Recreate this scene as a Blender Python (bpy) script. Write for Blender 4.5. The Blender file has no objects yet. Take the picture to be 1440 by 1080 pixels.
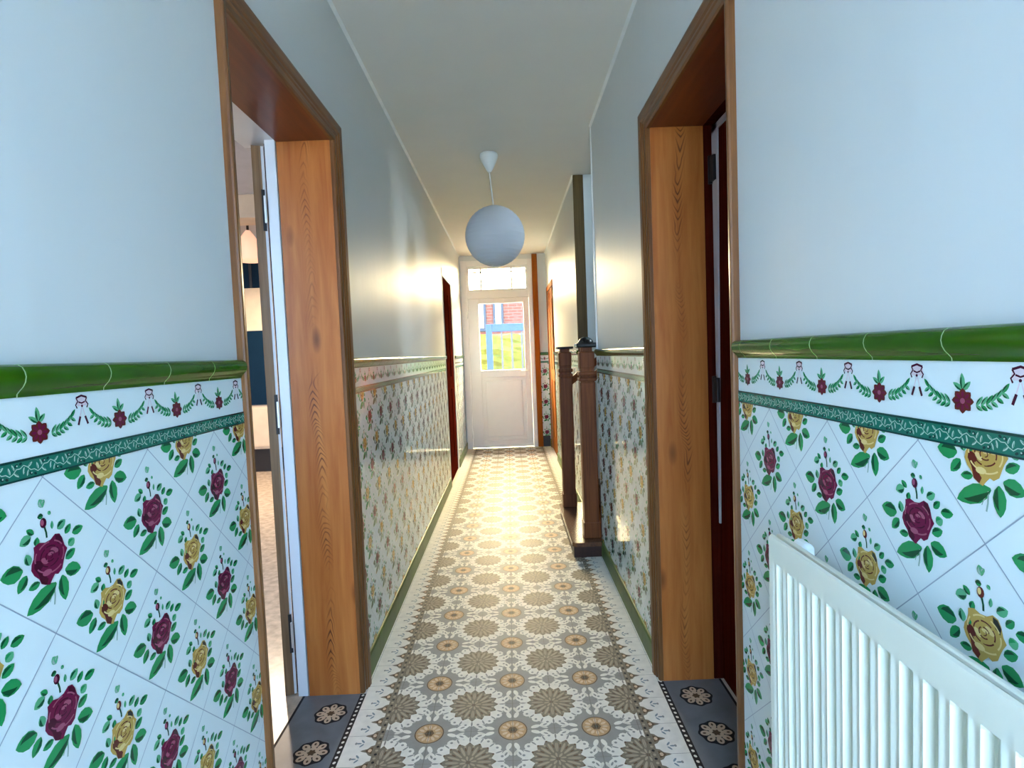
import bpy, bmesh, math, random
from mathutils import Vector, Matrix

random.seed(7)
scn = bpy.context.scene
COL = scn.collection
PI = math.pi

# ------------------------------------------------------------------ dimensions
XL, XR = -0.59, 0.59           # corridor wall faces
Y0, Y1 = -0.95, 7.6            # front wall behind the camera, end wall
HC = 2.655                     # ceiling
WT = 0.197                      # wall thickness
TILE = 0.2118                  # diagonal of a wall tile
ZB0, ZB1 = 1.157, 1.184        # green band
ZR0, ZR1 = 1.262, 1.304        # dado rail
ZSK = 0.098                    # skirting height
CAM = (0.03646, 0.0, 1.29172)

# ------------------------------------------------------------------ materials
def new_mat(name):
    m = bpy.data.materials.new(name); m.use_nodes = True
    nt = m.node_tree
    b = nt.nodes['Principled BSDF']
    return m, nt, b

def srgb(r, g, b):
    f = lambda c: (c / 255 / 12.92) if c / 255 <= 0.04045 else ((c / 255 + 0.055) / 1.055) ** 2.4
    return (f(r), f(g), f(b), 1)

def mat(name, col, rough=0.5, spec=0.5, metal=0.0, coat=0.0, vary=0.05, vscale=12, bump=0.0, bscale=40, stretch=(1, 1, 1)):
    m, nt, b = new_mat(name)
    b.inputs['Roughness'].default_value = rough
    b.inputs['Specular IOR Level'].default_value = spec
    b.inputs['Metallic'].default_value = metal
    b.inputs['Coat Weight'].default_value = coat
    b.inputs['Coat Roughness'].default_value = 0.08
    tc = nt.nodes.new('ShaderNodeTexCoord'); mp = nt.nodes.new('ShaderNodeMapping')
    mp.inputs['Scale'].default_value = stretch
    nt.links.new(tc.outputs['Object'], mp.inputs['Vector'])
    n = nt.nodes.new('ShaderNodeTexNoise'); n.inputs['Scale'].default_value = vscale; n.inputs['Detail'].default_value = 3
    nt.links.new(mp.outputs[0], n.inputs['Vector'])
    r = nt.nodes.new('ShaderNodeValToRGB')
    r.color_ramp.elements[0].position = 0.3; r.color_ramp.elements[1].position = 0.7
    r.color_ramp.elements[0].color = tuple(c * (1 - vary) for c in col[:3]) + (1,)
    r.color_ramp.elements[1].color = tuple(min(1, c * (1 + vary)) for c in col[:3]) + (1,)
    nt.links.new(n.outputs['Fac'], r.inputs['Fac']); nt.links.new(r.outputs['Color'], b.inputs['Base Color'])
    if bump:
        n2 = nt.nodes.new('ShaderNodeTexNoise'); n2.inputs['Scale'].default_value = bscale; n2.inputs['Detail'].default_value = 2
        nt.links.new(mp.outputs[0], n2.inputs['Vector'])
        bp = nt.nodes.new('ShaderNodeBump'); bp.inputs['Strength'].default_value = bump; bp.inputs['Distance'].default_value = 0.01
        nt.links.new(n2.outputs['Fac'], bp.inputs['Height']); nt.links.new(bp.outputs[0], b.inputs['Normal'])
    return m

def wood(name, light, mid, dark, grain=(14, 14, 0.9), centre=9.0, rough=0.36, coat=0.1, knots=True, ring_mix=0.5, spec=0.35, point=1):
    m, nt, b = new_mat(name); L = nt.links
    b.inputs['Roughness'].default_value = rough
    b.inputs['Specular IOR Level'].default_value = spec
    b.inputs['Coat Weight'].default_value = coat; b.inputs['Coat Roughness'].default_value = 0.18
    tc = nt.nodes.new('ShaderNodeTexCoord')
    mp = nt.nodes.new('ShaderNodeMapping'); mp.inputs['Scale'].default_value = tuple(g * 1.6 for g in grain)
    L.new(tc.outputs['Object'], mp.inputs['Vector'])
    n = nt.nodes.new('ShaderNodeTexNoise'); n.inputs['Scale'].default_value = 1.6; n.inputs['Detail'].default_value = 6
    n.inputs['Roughness'].default_value = 0.6; n.inputs['Distortion'].default_value = 0.4
    L.new(mp.outputs[0], n.inputs['Vector'])
    r = nt.nodes.new('ShaderNodeValToRGB')
    r.color_ramp.elements[0].position = 0.32; r.color_ramp.elements[1].position = 0.72
    r.color_ramp.elements[0].color = mid; r.color_ramp.elements[1].color = light
    L.new(n.outputs['Fac'], r.inputs['Fac'])
    # flame figure: a column of arched growth-ring marks up the middle of the board
    sp = nt.nodes.new('ShaderNodeSeparateXYZ'); L.new(tc.outputs['Object'], sp.inputs[0])
    def mth(op, a, b=None):
        n_ = nt.nodes.new('ShaderNodeMath'); n_.operation = op
        for i_, q_ in enumerate((a, b)):
            if q_ is None: continue
            if isinstance(q_, (int, float)): n_.inputs[i_].default_value = q_
            else: L.new(q_, n_.inputs[i_])
        return n_.outputs[0]
    nw = nt.nodes.new('ShaderNodeTexNoise'); nw.inputs['Scale'].default_value = 3.0; nw.inputs['Detail'].default_value = 3
    L.new(tc.outputs['Object'], nw.inputs['Vector'])
    across = mth('ADD', mth('SUBTRACT', sp.outputs['X'], centre), mth('MULTIPLY', mth('SUBTRACT', nw.outputs['Fac'], 0.5), 0.085))
    x2 = mth('MULTIPLY', across, across)
    ph = mth('SUBTRACT', mth('MULTIPLY', sp.outputs['Z'], 34.0), mth('MULTIPLY', mth('ADD', mth('MULTIPLY', mth('ABSOLUTE', across), 0.022), x2), -1900.0 * point))
    ph = mth('ADD', ph, mth('MULTIPLY', nw.outputs['Fac'], 15.0))
    wv = mth('SINE', mth('MULTIPLY', ph, 6.2832))
    band = mth('MAXIMUM', mth('SUBTRACT', wv, 0.25), 0.0)
    fall = mth('MAXIMUM', mth('SUBTRACT', 1.0, mth('MULTIPLY', x2, 2200.0)), 0.0)
    np_ = nt.nodes.new('ShaderNodeTexNoise'); np_.inputs['Scale'].default_value = 4.5; np_.inputs['Detail'].default_value = 1
    L.new(tc.outputs['Object'], np_.inputs['Vector'])
    patchy = mth('MULTIPLY', mth('MAXIMUM', mth('SUBTRACT', np_.outputs['Fac'], 0.36), 0.0), 5.0)
    mul = nt.nodes.new('ShaderNodeMath'); mul.operation = 'MULTIPLY'; mul.inputs[1].default_value = ring_mix * 1.5; mul.use_clamp = True
    L.new(mth('MULTIPLY', mth('MULTIPLY', band, fall), patchy), mul.inputs[0])
    mx = nt.nodes.new('ShaderNodeMix'); mx.data_type = 'RGBA'
    L.new(mul.outputs[0], mx.inputs['Factor']); L.new(r.outputs['Color'], mx.inputs[6]); mx.inputs[7].default_value = dark
    out = mx.outputs[2]
    if knots:
        mp3 = nt.nodes.new('ShaderNodeMapping'); mp3.inputs['Scale'].default_value = (7, 7, 2.6); mp3.inputs['Location'].default_value = (0.3, 0.1, 0.37)
        L.new(tc.outputs['Object'], mp3.inputs['Vector'])
        v = nt.nodes.new('ShaderNodeTexVoronoi'); v.inputs['Scale'].default_value = 1.0
        L.new(mp3.outputs[0], v.inputs['Vector'])
        r3 = nt.nodes.new('ShaderNodeValToRGB')
        r3.color_ramp.elements[0].position = 0.06; r3.color_ramp.elements[1].position = 0.16
        r3.color_ramp.elements[0].color = (0.75, 0.75, 0.75, 1); r3.color_ramp.elements[1].color = (0, 0, 0, 1)
        L.new(v.outputs['Distance'], r3.inputs['Fac'])
        mx2 = nt.nodes.new('ShaderNodeMix'); mx2.data_type = 'RGBA'
        L.new(r3.outputs['Color'], mx2.inputs['Factor']); L.new(out, mx2.inputs[6]); mx2.inputs[7].default_value = tuple(c * 0.7 for c in dark[:3]) + (1,)
        out = mx2.outputs[2]
    L.new(out, b.inputs['Base Color'])
    return m

def glass_mat(name, tint=(1, 1, 1, 1), ior=1.45):
    m = bpy.data.materials.new(name); m.use_nodes = True; nt = m.node_tree
    nt.nodes.clear()
    o = nt.nodes.new('ShaderNodeOutputMaterial'); t = nt.nodes.new('ShaderNodeBsdfTransparent'); g = nt.nodes.new('ShaderNodeBsdfGlossy')
    g.inputs['Roughness'].default_value = 0.02; t.inputs['Color'].default_value = tint
    f = nt.nodes.new('ShaderNodeFresnel'); f.inputs['IOR'].default_value = ior
    mx = nt.nodes.new('ShaderNodeMixShader')
    nt.links.new(f.outputs[0], mx.inputs[0]); nt.links.new(t.outputs[0], mx.inputs[1]); nt.links.new(g.outputs[0], mx.inputs[2])
    nt.links.new(mx.outputs[0], o.inputs['Surface'])
    return m

def brick_mat(name, c1, c2, mortar, scale=1.0):
    m, nt, b = new_mat(name)
    tc = nt.nodes.new('ShaderNodeTexCoord'); mp = nt.nodes.new('ShaderNodeMapping')
    mp.inputs['Rotation'].default_value = (PI / 2, 0, 0)
    nt.links.new(tc.outputs['Object'], mp.inputs['Vector'])
    br = nt.nodes.new('ShaderNodeTexBrick'); br.inputs['Scale'].default_value = scale
    br.inputs['Brick Width'].default_value = 0.22; br.inputs['Row Height'].default_value = 0.075; br.inputs['Mortar Size'].default_value = 0.006
    br.inputs['Color1'].default_value = c1; br.inputs['Color2'].default_value = c2; br.inputs['Mortar'].default_value = mortar
    nt.links.new(mp.outputs[0], br.inputs['Vector']); nt.links.new(br.outputs['Color'], b.inputs['Base Color'])
    b.inputs['Roughness'].default_value = 0.9
    return m

def emit_mat(name, col, strength):
    m, nt, b = new_mat(name)
    b.inputs['Base Color'].default_value = col
    b.inputs['Emission Color'].default_value = col; b.inputs['Emission Strength'].default_value = strength
    return m

M = {}
M['paint'] = mat('grey green gloss wall paint', (0.635, 0.665, 0.66), rough=0.48, spec=0.42, vary=0.02, vscale=2, bump=0.16, bscale=16, stretch=(1, 1, 0.15))
M['ceiling'] = mat('off white ceiling paint', (0.72, 0.70, 0.64), rough=0.75, spec=0.2, vary=0.02, vscale=3)
M['white_trim'] = mat('white painted bead', (0.80, 0.82, 0.80), rough=0.4)
G = dict(rough=0.10, spec=0.5, vary=0.03)
M['tile'] = mat('white glazed tile', (0.74, 0.82, 0.83), rough=0.10, vary=0.015, vscale=6, bump=0.03, bscale=9)
M['grout'] = mat('grey tile joint', (0.30, 0.36, 0.42), rough=0.6)
M['leaf'] = mat('printed leaf green', (0.018, 0.27, 0.085), **G)
M['leaf_pale'] = mat('printed pale leaf', (0.10, 0.40, 0.20), **G)
M['leaf_dark'] = mat('printed dark leaf', (0.005, 0.075, 0.03), **G)
M['leaf_shadow'] = mat('printed leaf shadow brown', (0.03, 0.025, 0.02), **G)
M['rose'] = mat('printed burgundy rose', (0.15, 0.008, 0.045), **G)
M['rose_lt'] = mat('printed rose petal edge', (0.36, 0.08, 0.15), **G)
M['rose_dk'] = mat('printed rose shade petal', (0.06, 0.004, 0.02), **G)
M['ochre'] = mat('printed ochre rose', (0.52, 0.33, 0.08), **G)
M['ochre_lt'] = mat('printed pale ochre petal', (0.78, 0.58, 0.24), **G)
M['ochre_dk'] = mat('printed brown petal', (0.12, 0.02, 0.015), **G)
M['stem'] = mat('printed grey green stem', (0.28, 0.42, 0.36), **G)
M['pink'] = mat('printed pink ribbon', (0.74, 0.62, 0.67), **G)
M['band'] = mat('deep green band glaze', (0.012, 0.16, 0.11), **G)
M['band_dk'] = mat('dark green band edge', (0.004, 0.05, 0.04), **G)
M['mint'] = mat('mint scroll glaze', (0.38, 0.62, 0.52), **G)
M['rail'] = mat('bright green glazed rail tile', (0.022, 0.095, 0.003), rough=0.12, spec=0.5, vary=0.2, vscale=8)
M['rail_joint'] = mat('pale rail tile joint', (0.40, 0.55, 0.30), rough=0.5)
M['skirt'] = mat('green glazed skirting tile', (0.075, 0.125, 0.026), rough=0.42, spec=0.25, vary=0.25, vscale=6)
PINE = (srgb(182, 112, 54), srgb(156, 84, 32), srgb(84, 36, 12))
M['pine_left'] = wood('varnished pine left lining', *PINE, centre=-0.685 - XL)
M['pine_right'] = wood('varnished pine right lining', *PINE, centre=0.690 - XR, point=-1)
M['pine_head_shaded'] = wood('varnished pine shaded head lining', srgb(120, 58, 24), srgb(96, 42, 16), srgb(62, 26, 9), grain=(14, 0.9, 14), knots=False)  # same pine as the jambs, its shade put into darker colours
M['casing'] = wood('brown varnished casing', srgb(124, 80, 42), srgb(92, 54, 24), srgb(60, 32, 12), grain=(30, 30, 1.2), knots=False, ring_mix=0.25)
M['casing_h'] = wood('brown varnished head casing', srgb(124, 80, 42), srgb(92, 54, 24), srgb(60, 32, 12), grain=(30, 1.2, 30), knots=False, ring_mix=0.25)
M['darkwood'] = wood('dark stained stair wood', srgb(122, 66, 30), srgb(84, 42, 16), srgb(40, 18, 6), grain=(22, 22, 1.0), knots=False, ring_mix=0.3, rough=0.45, coat=0.0, spec=0.15)
M['treadwood'] = wood('dark polished tread wood', srgb(110, 70, 44), srgb(80, 46, 28), srgb(40, 20, 12), grain=(22, 1.0, 22), knots=False, ring_mix=0.3, rough=0.22, coat=0.5)
M['stepwood'] = wood('very dark riser wood', srgb(62, 32, 18), srgb(44, 22, 12), srgb(22, 10, 6), grain=(22, 1.0, 22), knots=False, ring_mix=0.2, rough=0.4, coat=0.0, spec=0.3)
M['reddoor'] = wood('red brown stained door', srgb(80, 24, 14), srgb(56, 14, 8), srgb(30, 7, 4), grain=(22, 22, 1.0), knots=False, ring_mix=0.3, rough=0.8, coat=0.0, spec=0.0)
M['cornerwood'] = wood('olive brown corner board', srgb(104, 84, 52), srgb(80, 62, 36), srgb(46, 34, 18), grain=(22, 22, 1.0), knots=False, ring_mix=0.2, rough=0.5, coat=0.0, spec=0.15)
M['amberdoor'] = wood('amber stained door', srgb(160, 92, 32), srgb(130, 68, 20), srgb(84, 40, 12), grain=(22, 22, 1.0), knots=False, ring_mix=0.3, rough=0.7, coat=0.0, spec=0.05)
M['leafwood'] = wood('grey brown door edge wood', srgb(150, 118, 86), srgb(120, 90, 62), srgb(84, 58, 36), grain=(30, 30, 1.0), knots=False, ring_mix=0.2)
M['black'] = mat('black iron and shadow gap', (0.012, 0.012, 0.014), rough=0.4)
M['capblack'] = mat('black painted cap', (0.012, 0.012, 0.012), rough=0.15)
M['white_frame'] = mat('white gloss frame paint', (0.74, 0.77, 0.80), rough=0.3, vary=0.01)
M['steel'] = mat('pale steel hinge', (0.66, 0.66, 0.64), rough=0.35, metal=0.6)
M['upvc'] = mat('white door panel', (0.80, 0.79, 0.77), rough=0.3, vary=0.01)
M['gap_grey'] = mat('pale grey seal strip', (0.52, 0.50, 0.52), rough=0.4)  # pale colour in place of light coming through the door gap
M['rad'] = mat('cream white radiator enamel', (0.74, 0.735, 0.625), rough=0.38, vary=0.01)
M['plastic'] = mat('white plastic', (0.84, 0.86, 0.84), rough=0.35, vary=0.01)
M['glass'] = glass_mat('clear pane')
M['glass_matt'] = glass_mat('low glare clear pane', ior=1.06)
# floor print
F = dict(rough=0.52, spec=0.18, vary=0.07, vscale=30)
M['fl_grey'] = mat('floor tile grey', (0.285, 0.275, 0.25), **F)
M['fl_white'] = mat('floor tile white print', (0.80, 0.76, 0.68), **F)
M['fl_cream'] = mat('floor tile cream print', (0.70, 0.66, 0.57), **F)
M['fl_taupe'] = mat('floor tile taupe print', (0.20, 0.165, 0.12), **F)
M['fl_tan'] = mat('floor tile tan print', (0.40, 0.33, 0.24), **F)
M['fl_brown'] = mat('floor tile brown print', (0.12, 0.065, 0.03), **F)
M['fl_peach'] = mat('floor tile peach print', (0.50, 0.31, 0.16), **F)
M['fl_peachl'] = mat('floor tile pale peach print', (0.68, 0.50, 0.34), **F)
M['fl_black'] = mat('floor tile black print', (0.018, 0.016, 0.016), **F)
M['fl_blue'] = mat('floor tile blue grey print', (0.22, 0.27, 0.29), **F)
M['fl_joint'] = mat('floor joint', (0.17, 0.15, 0.12), rough=0.7)
M['fl_slab'] = mat('threshold slab grey', (0.165, 0.175, 0.185), rough=0.35, vary=0.12, vscale=14)
M['room_wall'] = mat('beige room plaster', (0.62, 0.50, 0.38), rough=0.7)
M['room_ceil'] = mat('grey lavender room ceiling', (0.42, 0.42, 0.47), rough=0.8)
M['room_ceil2'] = mat('beige room beam', (0.55, 0.42, 0.32), rough=0.8)
M['cream_cab'] = mat('cream cabinet enamel', (0.70, 0.56, 0.40), rough=0.4)
M['navy'] = mat('dark blue black glass', (0.003, 0.018, 0.040), rough=0.5, spec=0.1)
M['rfloor'] = mat('pale mottled room floor tile', (0.62, 0.50, 0.38), rough=0.25, vary=0.25, vscale=22)
M['shade'] = emit_mat('peach glass lamp shade', (1.0, 0.62, 0.42, 1), 0.35)
M['dark_plaster'] = mat('dim side room plaster', (0.25, 0.22, 0.2), rough=0.8)
M['stair_wall'] = mat('pale blue stairwell paint', (0.52, 0.62, 0.66), rough=0.5)
M['paving'] = mat('pale yard paving', (0.26, 0.24, 0.20), rough=0.9)
M['brick'] = brick_mat('orange red brick', (0.13, 0.036, 0.018, 1), (0.11, 0.030, 0.016, 1), (0.12, 0.085, 0.065, 1))
M['gateblue'] = mat('mid blue gate paint', (0.022, 0.042, 0.125), rough=0.7, spec=0.1)
M['slat'] = mat('pale gate slat', (0.045, 0.048, 0.055), rough=0.7, spec=0.1)
M['street'] = mat('grey street paving', (0.30, 0.34, 0.38), rough=0.9)
M['hedge'] = mat('yellow green hedge foliage', (0.085, 0.088, 0.018), rough=0.8, spec=0.1, vary=0.3, vscale=8)

# paper shade: diffuse with some light passing through
def paper():
    m, nt, b = new_mat('white paper lantern')
    b.inputs['Base Color'].default_value = (0.66, 0.69, 0.74, 1); b.inputs['Roughness'].default_value = 0.9
    b.inputs['Specular IOR Level'].default_value = 0.1
    t = nt.nodes.new('ShaderNodeBsdfTranslucent'); t.inputs['Color'].default_value = (0.55, 0.6, 0.68, 1)
    n = nt.nodes.new('ShaderNodeTexNoise'); n.inputs['Scale'].default_value = 40
    bp = nt.nodes.new('ShaderNodeBump'); bp.inputs['Strength'].default_value = 0.15; bp.inputs['Distance'].default_value = 0.004
    tc = nt.nodes.new('ShaderNodeTexCoord'); nt.links.new(tc.outputs['Object'], n.inputs['Vector'])
    nt.links.new(n.outputs['Fac'], bp.inputs['Height']); nt.links.new(bp.outputs[0], b.inputs['Normal'])
    mx = nt.nodes.new('ShaderNodeMixShader'); mx.inputs[0].default_value = 0.22
    o = nt.nodes['Material Output']
    nt.links.new(b.outputs[0], mx.inputs[1]); nt.links.new(t.outputs[0], mx.inputs[2]); nt.links.new(mx.outputs[0], o.inputs['Surface'])
    return m
M['paper'] = paper()

# ------------------------------------------------------------------ mesh helpers
class MB:
    """collects shapes for ONE mesh object"""
    def __init__(self): self.v = []; self.f = []; self.mi = []; self.mats = []; self.sm = []
    def slot(self, m):
        m = M[m] if isinstance(m, str) else m
        if m not in self.mats: self.mats.append(m)
        return self.mats.index(m)
    def add(self, vs, fs, m, smooth=False):
        b = len(self.v); self.v.extend([tuple(p) for p in vs]); s = self.slot(m)
        for f in fs:
            self.f.append(tuple(b + i for i in f)); self.mi.append(s); self.sm.append(smooth)
    def box(self, x0, x1, y0, y1, z0, z1, m):
        x0, x1 = sorted((x0, x1)); y0, y1 = sorted((y0, y1)); z0, z1 = sorted((z0, z1))
        vs = [(x, y, z) for x in (x0, x1) for y in (y0, y1) for z in (z0, z1)]
        fs = [(0, 1, 3, 2), (4, 6, 7, 5), (0, 4, 5, 1), (2, 3, 7, 6), (0, 2, 6, 4), (1, 5, 7, 3)]
        self.add(vs, fs, m)
    def bbox(self, x0, x1, y0, y1, z0, z1, m, r=0.004, seg=2):
        bm = bmesh.new(); bmesh.ops.create_cube(bm, size=1.0)
        for v in bm.verts:
            v.co = Vector(((x0 + x1) / 2 + v.co.x * abs(x1 - x0), (y0 + y1) / 2 + v.co.y * abs(y1 - y0), (z0 + z1) / 2 + v.co.z * abs(z1 - z0)))
        bmesh.ops.bevel(bm, geom=bm.edges[:], offset=r, segments=seg, affect='EDGES', profile=0.5)
        self.from_bm(bm, m)
    def from_bm(self, bm, m, smooth=False, mtx=None):
        bm.verts.index_update()
        vs = [(mtx @ v.co if mtx else v.co)[:] for v in bm.verts]
        self.add(vs, [[v.index for v in f.verts] for f in bm.faces], m, smooth); bm.free()
    def lathe(self, prof, c, m, seg=32, smooth=True):
        vs, fs = [], []; n = len(prof)
        for k in range(seg):
            a = 2 * PI * k / seg
            for (r, z) in prof: vs.append((c[0] + r * math.cos(a), c[1] + r * math.sin(a), c[2] + z))
        for k in range(seg):
            k2 = (k + 1) % seg
            for i in range(n - 1): fs.append((k * n + i, k2 * n + i, k2 * n + i + 1, k * n + i + 1))
        self.add(vs, fs, m, smooth)
    def prism(self, poly, z0, z1, m):
        n = len(poly)
        vs = [(x, y, z0) for x, y in poly] + [(x, y, z1) for x, y in poly]
        fs = [tuple(range(n))[::-1], tuple(range(n, 2 * n))] + [(i, (i + 1) % n, n + (i + 1) % n, n + i) for i in range(n)]
        self.add(vs, fs, m)
    def tube(self, pts, r, m, seg=10, smooth=True, caps=True):
        pts = [Vector(p) for p in pts]; vs, fs = [], []
        for i, p in enumerate(pts):
            d = (pts[min(i + 1, len(pts) - 1)] - pts[max(i - 1, 0)]).normalized()
            up = Vector((0, 0, 1)) if abs(d.z) < 0.9 else Vector((1, 0, 0))
            a = d.cross(up).normalized(); b = d.cross(a)
            for k in range(seg):
                t = 2 * PI * k / seg; vs.append(p + a * (r * math.cos(t)) + b * (r * math.sin(t)))
        for i in range(len(pts) - 1):
            for k in range(seg):
                k2 = (k + 1) % seg; fs.append((i * seg + k, i * seg + k2, (i + 1) * seg + k2, (i + 1) * seg + k))
        if caps: fs += [tuple(range(seg))[::-1], tuple(range((len(pts) - 1) * seg, len(pts) * seg))]
        self.add(vs, fs, m, smooth)
    def build(self, name, parent=None, fix=True):
        me = bpy.data.meshes.new(name); me.from_pydata(self.v, [], self.f)
        for m in self.mats: me.materials.append(m)
        me.polygons.foreach_set('material_index', self.mi); me.polygons.foreach_set('use_smooth', self.sm)
        me.update()
        if fix:
            bm = bmesh.new(); bm.from_mesh(me); bmesh.ops.recalc_face_normals(bm, faces=bm.faces[:]); bm.to_mesh(me); bm.free()
        o = bpy.data.objects.new(name, me); COL.objects.link(o)
        if parent: o.parent = parent
        return o

def tag(o, label=None, cat=None, group=None, kind=None):
    if label: o['label'] = label
    if cat: o['category'] = cat
    if group: o['group'] = group
    if kind: o['kind'] = kind
    return o

def empty(name, loc=(0, 0, 0)):
    o = bpy.data.objects.new(name, None); COL.objects.link(o); o.location = loc; o.empty_display_size = 0.1
    return o

def part(name, root, fn):
    """fn fills an MB in world coordinates; vertices move into the root's frame"""
    mb = MB(); fn(mb)
    loc = Vector(root.location); p = root.parent
    while p: loc += Vector(p.location); p = p.parent
    mb.v = [(x - loc.x, y - loc.y, z - loc.z) for x, y, z in mb.v]
    return mb.build(name, root)

# ------------------------------------------------------------------ 2-D print toolkit
def clip_poly(poly, lo, hi, ax):
    for lim, sgn in ((lo, 1), (hi, -1)):
        if lim is None: continue
        out = []
        for i in range(len(poly)):
            a, b = poly[i - 1], poly[i]
            ia, ib = sgn * (a[ax] - lim) >= 0, sgn * (b[ax] - lim) >= 0
            if ia != ib:
                t = (lim - a[ax]) / (b[ax] - a[ax]); out.append((a[0] + t * (b[0] - a[0]), a[1] + t * (b[1] - a[1])))
            if ib: out.append(b)
        poly = out
        if len(poly) < 3: return []
    return poly

def ell(cx, cy, rx, ry, rot=0, n=12):
    c, s = math.cos(rot), math.sin(rot); o = []
    for k in range(n):
        a = 2 * PI * k / n; x, y = rx * math.cos(a), ry * math.sin(a); o.append((cx + x * c - y * s, cy + x * s + y * c))
    return o

def leaf_shapes(bx, by, tx, ty, w, m1='leaf', m2='leaf_dark', lay=0, side=1):
    """leaf from base to tip with one darker half"""
    dx, dy = tx - bx, ty - by; L = math.hypot(dx, dy); ux, uy = dx / L, dy / L; nx, ny = -uy, ux
    prof = [(0, 0.12), (0.16, 0.7), (0.4, 1), (0.68, 0.85), (0.88, 0.45), (1, 0)]
    up = [(bx + ux * L * t + nx * w * h, by + uy * L * t + ny * w * h) for t, h in prof]
    dn = [(bx + ux * L * t - nx * w * h, by + uy * L * t - ny * w * h) for t, h in prof[:-1]]
    body = up + dn[::-1]
    pr2 = [(0, 0.1), (0.2, 0.62), (0.45, 0.9), (0.7, 0.5), (0.8, 0.1)]
    half = [(bx + ux * L * t + side * nx * w * h, by + uy * L * t + side * ny * w * h) for t, h in pr2]
    mid = [(bx + ux * L * t + side * nx * w * 0.18, by + uy * L * t + side * ny * w * 0.18) for t in (0.65, 0.35, 0.08)]
    return [(body, m1, lay), (half + mid, m2, lay + 1)]

def stroke(pts, w, m, lay):
    out = []; up, dn = [], []
    for i, p in enumerate(pts):
        a, b = pts[max(i - 1, 0)], pts[min(i + 1, len(pts) - 1)]
        dx, dy = b[0] - a[0], b[1] - a[1]; L = math.hypot(dx, dy) or 1
        up.append((p[0] - dy / L * w / 2, p[1] + dx / L * w / 2)); dn.append((p[0] + dy / L * w / 2, p[1] - dx / L * w / 2))
    for i in range(len(pts) - 1): out.append(([up[i], up[i + 1], dn[i + 1], dn[i]], m, lay))
    return out

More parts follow.
